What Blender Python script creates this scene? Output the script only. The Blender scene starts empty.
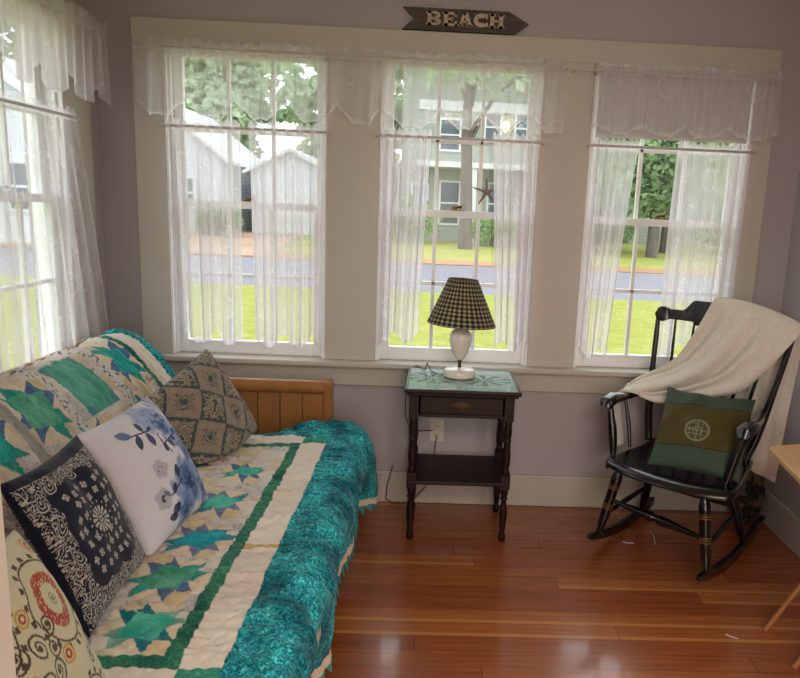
import bpy, math, random
import numpy as np
from mathutils import Matrix, Vector

# ------------------------------------------------------------------ camera, world, light, exposure
scene = bpy.context.scene
COL = scene.collection
def cam_setup():
    f = 704.0
    p, r, y = [math.radians(a) for a in (10.743, 2.497, -1.955)]
    Rz = np.array([[math.cos(y), math.sin(y), 0], [-math.sin(y), math.cos(y), 0], [0, 0, 1]])
    B = np.array([[1, 0, 0], [0, 0, -1], [0, 1, 0]])
    Rx = np.array([[1, 0, 0], [0, math.cos(p), -math.sin(p)], [0, math.sin(p), math.cos(p)]])
    Rr = np.array([[math.cos(r), -math.sin(r), 0], [math.sin(r), math.cos(r), 0], [0, 0, 1]])
    M = Rr @ Rx @ B @ Rz
    cd = bpy.data.cameras.new('camera'); co = bpy.data.objects.new('camera', cd); COL.objects.link(co)
    cd.sensor_fit = 'HORIZONTAL'; cd.sensor_width = 36.0; cd.lens = f / 800 * 36.0
    cd.shift_x = -55.0 / 800; cd.clip_start = 0.02; cd.clip_end = 400
    X, Y, Z = M[0], -M[1], -M[2]
    co.matrix_world = Matrix(((X[0], Y[0], Z[0], 0), (X[1], Y[1], Z[1], 0), (X[2], Y[2], Z[2], 1.5), (0, 0, 0, 1)))
    scene.camera = co
cam_setup()

SKY = 3.6          # strength of the overcast sky
ROOM_LAMP = 60.0   # watts of the ceiling lamp in the room behind the camera
REAR_FILL = 57.0  # watts of the added fill light behind the camera
EXPOSURE = 0.0
world = bpy.data.worlds.new('overcast_sky'); scene.world = world; world.use_nodes = True
wn = world.node_tree; wn.nodes.clear()
wo = wn.nodes.new('ShaderNodeOutputWorld'); wb = wn.nodes.new('ShaderNodeBackground')
tc = wn.nodes.new('ShaderNodeTexCoord'); sep = wn.nodes.new('ShaderNodeSeparateXYZ'); cr = wn.nodes.new('ShaderNodeValToRGB')
cr.color_ramp.elements[0].position = 0.0; cr.color_ramp.elements[0].color = (0.80, 0.86, 0.88, 1)
cr.color_ramp.elements[1].position = 0.9; cr.color_ramp.elements[1].color = (0.95, 0.98, 1.0, 1)
wn.links.new(tc.outputs['Generated'], sep.inputs[0]); wn.links.new(sep.outputs['Z'], cr.inputs[0])
wn.links.new(cr.outputs[0], wb.inputs['Color']); wb.inputs['Strength'].default_value = SKY
wn.links.new(wb.outputs[0], wo.inputs['Surface'])

def area(name, loc, rot, sx, sy, power, color=(1, 1, 1), portal=False):
    ld = bpy.data.lights.new(name, 'AREA'); ld.shape = 'RECTANGLE'; ld.size = sx; ld.size_y = sy
    ld.energy = power; ld.color = color
    if portal: ld.cycles.is_portal = True
    o = bpy.data.objects.new(name, ld); COL.objects.link(o); o.location = loc; o.rotation_euler = rot
    return o
H = math.pi / 2
for k, xc in enumerate((-0.885, 0.10, 1.08)):
    area('sky_portal', (xc, 3.56, 1.42), (-H, 0, 0), 0.8, 1.42, 1, portal=True)
for k, yc in enumerate((2.685, 1.5)):
    area('sky_portal', (-1.74, yc, 1.42), (0, -H, 0), 1.42, 0.8, 1, portal=True)
area('sky_portal', (1.90, 1.55, 1.42), (0, H, 0), 1.42, 0.8, 1, portal=True)
area('room_ceiling_lamp', (0.5, -0.9, 2.42), (0, 0, 0), 1.3, 1.3, ROOM_LAMP, (1.0, 0.90, 0.80))
area('rear_fill_light', (0.4, -2.9, 1.55), (H, 0, 0), 2.6, 1.7, REAR_FILL, (1.0, 0.93, 0.84))   # added fill light before the solid rear wall, brightens the upper walls

vs = scene.view_settings
vs.view_transform = 'Standard'; vs.look = 'None'; vs.exposure = EXPOSURE; vs.gamma = 1.0; vs.use_curve_mapping = False
cy = scene.cycles
cy.use_denoising = True; cy.max_bounces = 10; cy.diffuse_bounces = 5; cy.glossy_bounces = 4
cy.transmission_bounces = 6; cy.transparent_max_bounces = 24; cy.sample_clamp_indirect = 6.0
cy.caustics_reflective = False; cy.caustics_refractive = False

# ------------------------------------------------------------------ helpers
rng = np.random.default_rng(7)
random.seed(7)
def lin(c):
    return tuple((v / 255 / 12.92 if v / 255 <= 0.04045 else ((v / 255 + 0.055) / 1.055) ** 2.4) for v in c)
def linA(a):
    a = np.asarray(a, float) / 255
    return np.where(a <= 0.04045, a / 12.92, ((a + 0.055) / 1.055) ** 2.4)

def vnoise(x, y, seed=0):
    """smooth value noise in 0..1"""
    x = np.asarray(x, float); y = np.asarray(y, float)
    t = np.random.default_rng(seed).random((256, 256))
    xi = np.floor(x).astype(int); yi = np.floor(y).astype(int)
    fx = x - xi; fy = y - yi
    fx = fx * fx * (3 - 2 * fx); fy = fy * fy * (3 - 2 * fy)
    a = t[xi & 255, yi & 255]; b = t[(xi + 1) & 255, yi & 255]
    c = t[xi & 255, (yi + 1) & 255]; d = t[(xi + 1) & 255, (yi + 1) & 255]
    return (a * (1 - fx) + b * fx) * (1 - fy) + (c * (1 - fx) + d * fx) * fy
def fbm(x, y, seed=0, o=3):
    s = 0; a = 1; n = 0
    for k in range(o):
        s = s + a * vnoise(x * 2 ** k, y * 2 ** k, seed + k * 13); n += a; a *= .5
    return s / n
def sstep(a, b, x):
    t = np.clip((x - a) / (b - a), 0, 1); return t * t * (3 - 2 * t)

def tag(o, label=None, cat=None, group=None, kind=None):
    if label: o['label'] = label
    if cat: o['category'] = cat
    if group: o['group'] = group
    if kind: o['kind'] = kind
    return o
def empty(name, loc, rz=0, label=None, cat=None, group=None, kind=None):
    o = bpy.data.objects.new(name, None); COL.objects.link(o)
    o.location = loc; o.rotation_euler = (0, 0, rz); o.empty_display_size = .05
    return tag(o, label, cat, group, kind)
def link_mesh(name, me, mat=None, parent=None, smooth=True):
    if mat: me.materials.append(mat)
    if smooth: me.polygons.foreach_set('use_smooth', np.ones(len(me.polygons), bool))
    o = bpy.data.objects.new(name, me); COL.objects.link(o)
    if parent: o.parent = parent
    return o

class MB:
    """collects shapes; build() links them as ONE mesh"""
    def __init__(s): s.v = []; s.f = []
    def add(s, vs_, fs):
        n = len(s.v); s.v += [tuple(map(float, p)) for p in vs_]; s.f += [tuple(i + n for i in f) for f in fs]; return s
    def box(s, x0, x1, y0, y1, z0, z1):
        v = [(x, y, z) for x in (x0, x1) for y in (y0, y1) for z in (z0, z1)]
        return s.add(v, [(0, 1, 3, 2), (4, 6, 7, 5), (0, 4, 5, 1), (2, 3, 7, 6), (0, 2, 6, 4), (1, 5, 7, 3)])
    def tube(s, pts, rad, n=12, sq=(1, 1), cap=True):
        pts = [Vector(p) for p in pts]
        if not hasattr(rad, '__len__'): rad = [rad] * len(pts)
        rings = []; prev = None
        for i, p in enumerate(pts):
            a = pts[max(i - 1, 0)]; b = pts[min(i + 1, len(pts) - 1)]
            t = (b - a).normalized()
            if prev is None:
                u = t.orthogonal().normalized() if abs(t.z) < .9 else Vector((1, 0, 0))
            else: u = prev
            u = (u - t * u.dot(t)).normalized(); prev = u; w = t.cross(u)
            rings.append([p + u * math.cos(2 * math.pi * k / n) * rad[i] * sq[0] + w * math.sin(2 * math.pi * k / n) * rad[i] * sq[1] for k in range(n)])
        v = [q for r in rings for q in r]; f = []
        for i in range(len(pts) - 1):
            for k in range(n):
                k2 = (k + 1) % n
                f.append((i * n + k, i * n + k2, (i + 1) * n + k2, (i + 1) * n + k))
        if cap:
            f.append(tuple(range(n - 1, -1, -1))); m = (len(pts) - 1) * n; f.append(tuple(m + k for k in range(n)))
        return s.add(v, f)
    def lathe(s, prof, c=(0, 0, 0), n=32, mod=None):
        v = []; f = []
        for i, (r, z) in enumerate(prof):
            for k in range(n):
                a = 2 * math.pi * k / n; rr = r + (mod(a, z, i) if mod else 0)
                v.append((c[0] + rr * math.cos(a), c[1] + rr * math.sin(a), c[2] + z))
        for i in range(len(prof) - 1):
            for k in range(n):
                k2 = (k + 1) % n; f.append((i * n + k, i * n + k2, (i + 1) * n + k2, (i + 1) * n + k))
        f.append(tuple(range(n - 1, -1, -1))); m = (len(prof) - 1) * n; f.append(tuple(m + k for k in range(n)))
        return s.add(v, f)
    def prism(s, poly, a0, a1, axis='z'):
        """poly: list of 2d points, extruded along axis between a0 and a1"""
        n = len(poly)
        def P(p, h): return {'z': (p[0], p[1], h), 'y': (p[0], h, p[1]), 'x': (h, p[0], p[1])}[axis]
        v = [P(p, a0) for p in poly] + [P(p, a1) for p in poly]
        f = [tuple(range(n - 1, -1, -1)), tuple(range(n, 2 * n))] + [(i, (i + 1) % n, (i + 1) % n + n, i + n) for i in range(n)]
        return s.add(v, f)
    def map(s, fn): s.v = [tuple(fn(*p)) for p in s.v]; return s
    def build(s, name, mat, parent=None, bevel=0, smooth=None, segs=2):
        me = bpy.data.meshes.new(name); me.from_pydata(s.v, [], s.f)
        import bmesh
        bm = bmesh.new(); bm.from_mesh(me); bmesh.ops.recalc_face_normals(bm, faces=bm.faces); bm.to_mesh(me); bm.free()
        o = link_mesh(name, me, mat, parent, smooth=bool(smooth))
        if smooth:
            me.set_sharp_from_angle(angle=math.radians(50))
        if bevel:
            b = o.modifiers.new('bevel', 'BEVEL'); b.width = bevel; b.segments = segs; b.limit_method = 'ANGLE'; b.angle_limit = math.radians(40)
        return o

def grid_mesh(name, P, mat, parent=None, col=None, dens=None, extra=None):
    """P: (nv, nu, 3) array -> one mesh with optional point attributes"""
    nv, nu = P.shape[:2]
    idx = np.arange(nv * nu).reshape(nv, nu)
    F = np.stack([idx[:-1, :-1], idx[:-1, 1:], idx[1:, 1:], idx[1:, :-1]], -1).reshape(-1, 4)
    return raw_mesh(name, P.reshape(-1, 3), F, mat, parent, None if col is None else col.reshape(-1, 3),
                    None if dens is None else dens.reshape(-1), None if extra is None else extra.reshape(-1))
def raw_mesh(name, V, F, mat, parent=None, col=None, dens=None, extra=None, smooth=True):
    me = bpy.data.meshes.new(name)
    me.vertices.add(len(V)); me.vertices.foreach_set('co', np.ascontiguousarray(V, dtype=np.float32).ravel())
    k = F.shape[1]
    me.loops.add(F.size); me.loops.foreach_set('vertex_index', F.astype(np.int32).ravel())
    me.polygons.add(len(F)); me.polygons.foreach_set('loop_start', np.arange(0, F.size, k, dtype=np.int32))
    me.update(calc_edges=True); me.validate()
    if col is not None:
        a = me.attributes.new('Col', 'FLOAT_COLOR', 'POINT')
        c4 = np.ones((len(V), 4), np.float32); c4[:, :3] = col; a.data.foreach_set('color', c4.ravel())
    if dens is not None:
        a = me.attributes.new('dens', 'FLOAT', 'POINT'); a.data.foreach_set('value', dens.astype(np.float32))
    if extra is not None:
        a = me.attributes.new('mask', 'FLOAT', 'POINT'); a.data.foreach_set('value', extra.astype(np.float32))
    return link_mesh(name, me, mat, parent, smooth)

# ------------------------------------------------------------------ materials
def new_mat(name):
    m = bpy.data.materials.new(name); m.use_nodes = True
    nt = m.node_tree; b = nt.nodes['Principled BSDF']; return m, nt, b
def mat(name, c, rough=.6, metal=0, var=.08, scale=12, coat=0, bump=0, bscale=60, spec=.5, stretch=(1, 1, 1), sheen=0):
    m, nt, b = new_mat(name)
    b.inputs['Roughness'].default_value = rough; b.inputs['Metallic'].default_value = metal
    b.inputs['Coat Weight'].default_value = coat; b.inputs['Specular IOR Level'].default_value = spec
    b.inputs['Sheen Weight'].default_value = sheen
    tcn = nt.nodes.new('ShaderNodeTexCoord'); mp = nt.nodes.new('ShaderNodeMapping'); mp.inputs['Scale'].default_value = stretch
    nt.links.new(tcn.outputs['Object'], mp.inputs[0])
    n = nt.nodes.new('ShaderNodeTexNoise'); n.inputs['Scale'].default_value = scale; n.inputs['Detail'].default_value = 5
    nt.links.new(mp.outputs[0], n.inputs['Vector'])
    r = nt.nodes.new('ShaderNodeValToRGB'); L = lin(c)
    r.color_ramp.elements[0].position = .3; r.color_ramp.elements[0].color = (*[v * (1 - var) for v in L], 1)
    r.color_ramp.elements[1].position = .7; r.color_ramp.elements[1].color = (*[min(1, v * (1 + var)) for v in L], 1)
    nt.links.new(n.outputs[0], r.inputs[0]); nt.links.new(r.outputs[0], b.inputs['Base Color'])
    if bump:
        n2 = nt.nodes.new('ShaderNodeTexNoise'); n2.inputs['Scale'].default_value = bscale; n2.inputs['Detail'].default_value = 3
        nt.links.new(mp.outputs[0], n2.inputs['Vector'])
        bp = nt.nodes.new('ShaderNodeBump'); bp.inputs['Strength'].default_value = bump; bp.inputs['Distance'].default_value = .01
        nt.links.new(n2.outputs[0], bp.inputs['Height']); nt.links.new(bp.outputs[0], b.inputs['Normal'])
    return m

M = {}
M['wall'] = mat('painted_wall_lavender_grey', (184, 176, 179), .85, var=.02, scale=3, bump=.05, bscale=200, spec=.2)
M['trim'] = mat('painted_trim_white', (200, 193, 184), .5, var=.02, scale=4, bump=.03, bscale=40, spec=.3)
M['sash'] = mat('sash_white', (246, 246, 246), .45, var=.02)
M['ceil'] = mat('ceiling_white', (225, 222, 215), .9, var=.02)
M['backroom'] = mat('back_room_wall', (205, 185, 160), .9, var=.02)
M['brass'] = mat('brass', (120, 98, 60), .45, metal=1, var=.05)
M['rod'] = mat('rod_metal', (200, 190, 188), .4, metal=.2, var=.05)
M['shade'] = mat('roller_shade_vinyl', (208, 206, 206), .6, var=.02)
M['black'] = mat('black_lacquer', (13, 12, 13), .22, var=.2, coat=.4)
M['gold'] = mat('gold_paint', (130, 88, 42), .5, metal=.3, var=.25, scale=60)
M['mahog'] = mat('dark_mahogany', (34, 13, 11), .5, var=.3, scale=30, coat=.05, spec=.3, stretch=(1, 8, 8))
M['maple'] = mat('honey_maple', (160, 104, 52), .4, var=.12, scale=14, coat=.2, stretch=(1, 1, .15))
M['tray'] = mat('light_birch', (216, 174, 124), .4, var=.06, scale=14, coat=.2, stretch=(.2, 1, 1))
M['trayedge'] = mat('birch_leg', (176, 118, 72), .5, var=.08)
M['mattress'] = mat('mattress_canvas', (205, 195, 175), .9)
M['milk'] = mat('milk_glass', (232, 225, 212), .25, var=.02, coat=.5)
M['cord'] = mat('cord_brown', (90, 70, 52), .6)
M['plate'] = mat('outlet_plate', (215, 205, 190), .45)
M['dark'] = mat('dark_slot', (25, 22, 20), .6)
M['letter'] = mat('weathered_white_letters', (196, 178, 160), .7, var=.15, scale=40)
M['sign'] = mat('weathered_grey_wood', (84, 76, 70), .8, var=.3, scale=30, stretch=(.2, 1, 3), bump=.3, bscale=50)
M['star'] = mat('dried_starfish', (140, 118, 110), .8, var=.2, scale=80, bump=.5, bscale=150)
M['blanket'] = mat('cream_fleece', (240, 234, 224), .95, var=.06, scale=60, bump=.5, bscale=260, spec=.1, sheen=.3)
M['thread'] = mat('white_thread', (230, 225, 220), .8)

def attr_mat(name, rough=.9, bump=.3, bscale=400, sheen=.2, batik=False, spec=.2):
    m, nt, b = new_mat(name)
    b.inputs['Roughness'].default_value = rough; b.inputs['Sheen Weight'].default_value = sheen
    b.inputs['Specular IOR Level'].default_value = spec
    a = nt.nodes.new('ShaderNodeAttribute'); a.attribute_name = 'Col'
    tcn = nt.nodes.new('ShaderNodeTexCoord')
    src = a.outputs['Color']
    if batik:
        mk = nt.nodes.new('ShaderNodeAttribute'); mk.attribute_name = 'mask'
        n1 = nt.nodes.new('ShaderNodeTexNoise'); n1.inputs['Scale'].default_value = 95; n1.inputs['Detail'].default_value = 3; n1.inputs['Distortion'].default_value = 1.2
        nt.links.new(tcn.outputs['Object'], n1.inputs['Vector'])
        r1 = nt.nodes.new('ShaderNodeValToRGB'); r1.color_ramp.interpolation = 'LINEAR'
        e = r1.color_ramp.elements
        e[0].position = .42; e[0].color = (.25, .42, .46, 1); e[1].position = .66; e[1].color = (6.0, 2.2, 2.0, 1)
        k = e.new(.50); k.color = (.95, .95, .95, 1); k = e.new(.57); k.color = (1.15, 1.1, 1.1, 1)
        nt.links.new(n1.outputs[0], r1.inputs[0])
        mx = nt.nodes.new('ShaderNodeMix'); mx.data_type = 'RGBA'; mx.blend_type = 'MULTIPLY'
        nt.links.new(mk.outputs['Fac'], mx.inputs['Factor']); nt.links.new(src, mx.inputs['A']); nt.links.new(r1.outputs[0], mx.inputs['B'])
        src = mx.outputs['Result']
    nt.links.new(src, b.inputs['Base Color'])
    n = nt.nodes.new('ShaderNodeTexNoise'); n.inputs['Scale'].default_value = bscale; nt.links.new(tcn.outputs['Object'], n.inputs['Vector'])
    bp = nt.nodes.new('ShaderNodeBump'); bp.inputs['Strength'].default_value = bump; bp.inputs['Distance'].default_value = .002
    nt.links.new(n.outputs[0], bp.inputs['Height']); nt.links.new(bp.outputs[0], b.inputs['Normal'])
    return m
M['quilt'] = attr_mat('quilt_cotton', .9, .3, 300, .1, batik=True)
M['fabric'] = attr_mat('printed_fabric', .85, .4, 500, .15)
M['satin'] = attr_mat('brocade_satin', .6, .2, 500, .1, spec=.25)
M['ginghamshade'] = attr_mat('gingham_shade', .9, .3, 600, .1)

def lace_mat():
    m = bpy.data.materials.new('sheer_lace'); m.use_nodes = True; nt = m.node_tree; nt.nodes.clear()
    out = nt.nodes.new('ShaderNodeOutputMaterial'); mx = nt.nodes.new('ShaderNodeMixShader'); tr = nt.nodes.new('ShaderNodeBsdfTransparent')
    df = nt.nodes.new('ShaderNodeBsdfDiffuse'); tl = nt.nodes.new('ShaderNodeBsdfTranslucent'); m2 = nt.nodes.new('ShaderNodeMixShader')
    c = (*lin((244, 238, 246)), 1)
    df.inputs['Color'].default_value = c; tl.inputs['Color'].default_value = c; m2.inputs[0].default_value = .62
    a = nt.nodes.new('ShaderNodeAttribute'); a.attribute_name = 'dens'
    nt.links.new(a.outputs['Fac'], mx.inputs[0]); nt.links.new(tr.outputs[0], mx.inputs[1]); nt.links.new(df.outputs[0], m2.inputs[1])
    nt.links.new(tl.outputs[0], m2.inputs[2]); nt.links.new(m2.outputs[0], mx.inputs[2]); nt.links.new(mx.outputs[0], out.inputs[0])
    return m
M['lace'] = lace_mat()

def glass_mat(name='pane_glass', tint=(.97, .985, .98), refl=1.0):
    m = bpy.data.materials.new(name); m.use_nodes = True; nt = m.node_tree; nt.nodes.clear()
    out = nt.nodes.new('ShaderNodeOutputMaterial'); mx = nt.nodes.new('ShaderNodeMixShader'); tr = nt.nodes.new('ShaderNodeBsdfTransparent')
    gl = nt.nodes.new('ShaderNodeBsdfGlossy'); fr = nt.nodes.new('ShaderNodeFresnel'); fr.inputs['IOR'].default_value = 1.45
    gl.inputs['Roughness'].default_value = .02; tr.inputs['Color'].default_value = (*tint, 1)
    geo = nt.nodes.new('ShaderNodeNewGeometry'); mu = nt.nodes.new('ShaderNodeMath'); mu.operation = 'MULTIPLY'; iv = nt.nodes.new('ShaderNodeMath'); iv.operation = 'SUBTRACT'; iv.inputs[0].default_value = 1
    nt.links.new(geo.outputs['Backfacing'], iv.inputs[1]); nt.links.new(iv.outputs[0], mu.inputs[0]); nt.links.new(fr.outputs[0], mu.inputs[1])   # reflection at the outer faces only
    nt.links.new(mu.outputs[0], mx.inputs[0]); nt.links.new(tr.outputs[0], mx.inputs[1]); nt.links.new(gl.outputs[0], mx.inputs[2])
    nt.links.new(mx.outputs[0], out.inputs[0]); return m
M['glass'] = glass_mat()
M['tableglass'] = glass_mat('table_glass', (.93, .985, .97))

def floor_mat():
    m, nt, b = new_mat('fir_floorboards'); N = nt.nodes.new; L = nt.links.new
    geo = N('ShaderNodeNewGeometry'); sp = N('ShaderNodeSeparateXYZ'); L(geo.outputs['Position'], sp.inputs[0])
    def math_(op, a, b_=None, c=None):
        n = N('ShaderNodeMath'); n.operation = op
        for i, v in enumerate((a, b_, c)):
            if v is None: continue
            if isinstance(v, (int, float)): n.inputs[i].default_value = v
            else: L(v, n.inputs[i])
        return n.outputs[0]
    yy = math_('DIVIDE', sp.outputs['Y'], .0835)
    row = math_('FLOOR', yy); fr = math_('FRACT', yy)
    wn_ = N('ShaderNodeTexWhiteNoise'); wn_.noise_dimensions = '1D'; L(row, wn_.inputs['W'])
    xo = math_('ADD', math_('DIVIDE', sp.outputs['X'], 2.6), math_('MULTIPLY', wn_.outputs['Value'], 7))
    seg = math_('FLOOR', xo); sfr = math_('FRACT', xo)
    w2 = N('ShaderNodeTexWhiteNoise'); w2.noise_dimensions = '2D'
    cb = N('ShaderNodeCombineXYZ'); L(row, cb.inputs[0]); L(seg, cb.inputs[1]); L(cb.outputs[0], w2.inputs['Vector'])
    ramp = N('ShaderNodeValToRGB'); e = ramp.color_ramp.elements
    e[0].position = 0; e[0].color = (*lin((150, 80, 42)), 1); e[1].position = 1; e[1].color = (*lin((182, 110, 60)), 1)
    k = e.new(.45); k.color = (*lin((158, 86, 46)), 1); k = e.new(.8); k.color = (*lin((168, 96, 50)), 1)
    L(w2.outputs['Value'], ramp.inputs[0])
    mp = N('ShaderNodeMapping'); mp.inputs['Scale'].default_value = (2.2, 42, 1); L(geo.outputs['Position'], mp.inputs[0])
    ns = N('ShaderNodeTexNoise'); ns.inputs['Scale'].default_value = 1.6; ns.inputs['Detail'].default_value = 6; ns.inputs['Distortion'].default_value = .6
    L(mp.outputs[0], ns.inputs['Vector'])
    r2 = N('ShaderNodeValToRGB'); r2.color_ramp.elements[0].position = .3; r2.color_ramp.elements[0].color = (.72, .68, .66, 1)
    r2.color_ramp.elements[1].position = .7; r2.color_ramp.elements[1].color = (1.12, 1.14, 1.16, 1); L(ns.outputs[0], r2.inputs[0])
    mx = N('ShaderNodeMix'); mx.data_type = 'RGBA'; mx.blend_type = 'MULTIPLY'; mx.inputs['Factor'].default_value = 1
    L(ramp.outputs[0], mx.inputs['A']); L(r2.outputs[0], mx.inputs['B'])
    # pale sapwood edges on some boards
    sap = math_('MULTIPLY', math_('GREATER_THAN', w2.outputs['Value'], .86), math_('LESS_THAN', math_('ADD', fr, math_('MULTIPLY', math_('SUBTRACT', ns.outputs[0], .5), .12)), .24))
    m3 = N('ShaderNodeMix'); m3.data_type = 'RGBA'; L(math_('MULTIPLY', sap, .75), m3.inputs['Factor']); L(mx.outputs['Result'], m3.inputs['A']); m3.inputs['B'].default_value = (*lin((206, 140, 76)), 1)
    gap = math_('MAXIMUM', math_('LESS_THAN', fr, .022), math_('LESS_THAN', sfr, .0012))
    m4 = N('ShaderNodeMix'); m4.data_type = 'RGBA'; L(math_('MULTIPLY', gap, .7), m4.inputs['Factor']); L(m3.outputs['Result'], m4.inputs['A']); m4.inputs['B'].default_value = (*lin((52, 22, 12)), 1)
    L(m4.outputs['Result'], b.inputs['Base Color'])
    b.inputs['Roughness'].default_value = .26; b.inputs['Coat Weight'].default_value = .6; b.inputs['Coat Roughness'].default_value = .09
    bp = N('ShaderNodeBump'); bp.inputs['Strength'].default_value = .12; bp.inputs['Distance'].default_value = .004
    hh = math_('SUBTRACT', math_('MULTIPLY', ns.outputs[0], .3), gap); L(hh, bp.inputs['Height']); L(bp.outputs[0], b.inputs['Normal'])
    return m
M['floor'] = floor_mat()

def ground_mat(name, c1, c2, c3, scale=3, rough=1.0, c4=None):
    m, nt, b = new_mat(name); b.inputs['Roughness'].default_value = rough; b.inputs['Specular IOR Level'].default_value = .1
    geo = nt.nodes.new('ShaderNodeNewGeometry')
    n = nt.nodes.new('ShaderNodeTexNoise'); n.inputs['Scale'].default_value = scale; n.inputs['Detail'].default_value = 8; n.inputs['Roughness'].default_value = .75
    nt.links.new(geo.outputs['Position'], n.inputs['Vector'])
    r = nt.nodes.new('ShaderNodeValToRGB'); e = r.color_ramp.elements
    e[0].position = .36; e[0].color = (*lin(c1), 1); e[1].position = .66; e[1].color = (*lin(c3), 1); k = e.new(.5); k.color = (*lin(c2), 1)
    nt.links.new(n.outputs[0], r.inputs[0]); nt.links.new(r.outputs[0], b.inputs['Base Color'])
    return m
M['lawn'] = ground_mat('lawn_grass', (118, 126, 56), (136, 140, 70), (152, 148, 88), 5)
M['farlawn'] = ground_mat('far_lawn_grass', (124, 134, 66), (142, 146, 78), (160, 138, 88), 1.2)
M['leafstrip'] = ground_mat('fallen_leaves', (136, 104, 86), (156, 120, 94), (148, 136, 84), 2)
M['road'] = ground_mat('asphalt', (116, 114, 122), (124, 122, 129), (132, 129, 135), 8)
M['drive'] = ground_mat('dirt_driveway', (152, 126, 108), (162, 136, 118), (172, 148, 130), 2)
M['bark'] = mat('tree_bark', (96, 88, 80), .95, var=.35, scale=6, stretch=(1, 1, .3), bump=.8, bscale=12)
def leaf_mat(name, c1, c2):
    m = bpy.data.materials.new(name); m.use_nodes = True; nt = m.node_tree; nt.nodes.clear()
    out = nt.nodes.new('ShaderNodeOutputMaterial'); m2 = nt.nodes.new('ShaderNodeMixShader'); df = nt.nodes.new('ShaderNodeBsdfDiffuse'); tl = nt.nodes.new('ShaderNodeBsdfTranslucent')
    geo = nt.nodes.new('ShaderNodeNewGeometry'); mx = nt.nodes.new('ShaderNodeMix'); mx.data_type = 'RGBA'
    nt.links.new(geo.outputs['Random Per Island'], mx.inputs['Factor']); mx.inputs['A'].default_value = (*lin(c1), 1); mx.inputs['B'].default_value = (*lin(c2), 1)
    nt.links.new(mx.outputs['Result'], df.inputs[0]); nt.links.new(mx.outputs['Result'], tl.inputs[0]); m2.inputs[0].default_value = .5
    nt.links.new(df.outputs[0], m2.inputs[1]); nt.links.new(tl.outputs[0], m2.inputs[2]); nt.links.new(m2.outputs[0], out.inputs[0]); return m
M['leafpale'] = leaf_mat('pale_leaves', (162, 184, 150), (206, 218, 192))
M['leafmid'] = leaf_mat('mid_green_leaves', (122, 148, 110), (176, 194, 152))
M['leafbright'] = leaf_mat('bright_green_leaves', (112, 160, 84), (156, 186, 118))
def siding(name, c, pitch=.13):
    m, nt, b = new_mat(name); b.inputs['Roughness'].default_value = .8
    geo = nt.nodes.new('ShaderNodeNewGeometry'); sp = nt.nodes.new('ShaderNodeSeparateXYZ'); nt.links.new(geo.outputs['Position'], sp.inputs[0])
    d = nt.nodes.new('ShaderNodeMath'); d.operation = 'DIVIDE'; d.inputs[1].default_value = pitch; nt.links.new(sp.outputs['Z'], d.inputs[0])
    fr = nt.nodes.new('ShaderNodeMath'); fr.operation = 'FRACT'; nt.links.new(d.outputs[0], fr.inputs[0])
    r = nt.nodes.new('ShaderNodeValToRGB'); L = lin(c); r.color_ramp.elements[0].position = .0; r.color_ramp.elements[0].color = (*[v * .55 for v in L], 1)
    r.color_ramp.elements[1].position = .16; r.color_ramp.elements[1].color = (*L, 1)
    nt.links.new(fr.outputs[0], r.inputs[0]); nt.links.new(r.outputs[0], b.inputs['Base Color']); return m
M['sidingwhite'] = siding('white_clapboard', (205, 208, 214), .2)
M['sidinggreen'] = siding('grey_green_clapboard', (150, 155, 146), .2)
M['roof'] = mat('grey_roof', (120, 122, 126), .9, var=.1)
M['white'] = mat('white_paint', (205, 208, 210), .6, var=.02)
M['darkglass'] = mat('dark_window_glass', (70, 82, 92), .15, var=.1)

# ------------------------------------------------------------------ setting: room shell
XL, XR, YB, ZC = -1.56, 1.72, 3.40, 2.50
def wall_with_openings(name, axis, a0, a1, t0, t1, z0, z1, ops, mat_):
    """axis 'x': wall runs along x between a0,a1, thickness t0..t1 in y; ops list (u0,u1,z0,z1)"""
    mb = MB()
    def bx(u0, u1, zz0, zz1):
        if u1 - u0 < 1e-4 or zz1 - zz0 < 1e-4: return
        if axis == 'x': mb.box(u0, u1, t0, t1, zz0, zz1)
        else: mb.box(t0, t1, u0, u1, zz0, zz1)
    u = a0
    for (u0, u1, oz0, oz1) in ops:
        bx(u, u0, z0, z1); bx(u0, u1, z0, oz0); bx(u0, u1, oz1, z1); u = u1
    bx(u, a1, z0, z1)
    o = mb.build(name, mat_); o['kind'] = 'structure'; return o
WZ0, WZ1 = .735, 2.165
W = [(-1.252, -.517), (-.272, .474), (.705, 1.462)]
LW = [(2.32, 3.055), (1.12, 1.88)]  # second, nearer window is out of view, added to let in more daylight
RW = [(1.15, 1.95)]
st = lambda o: tag(o, kind='structure')
st(MB().box(XL - .15, XR + .15, .33, YB + .15, -.12, 0).build('floor', M['floor']))
st(MB().box(XL - .15, XR + .15, .33, YB + .15, ZC, ZC + .12).build('ceiling', M['ceil']))
wall_with_openings('wall_back', 'x', XL - .15, XR + .15, YB, YB + .15, 0, ZC, [(a, b, WZ0 - .02, WZ1) for a, b in W], M['wall'])
wall_with_openings('wall_left', 'y', .33, YB, XL - .15, XL, 0, ZC, [(a, b, WZ0 - .02, WZ1) for a, b in sorted(LW)], M['wall'])
wall_with_openings('wall_right', 'y', .33, YB, XR, XR + .15, 0, ZC, [(a, b, WZ0 - .02, WZ1) for a, b in RW], M['wall'])
wall_with_openings('wall_front', 'x', XL - .15, XR + .15, .33, .45, 0, ZC, [(-.283, 1.25, 0, 2.42)], M['trim'])
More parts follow.
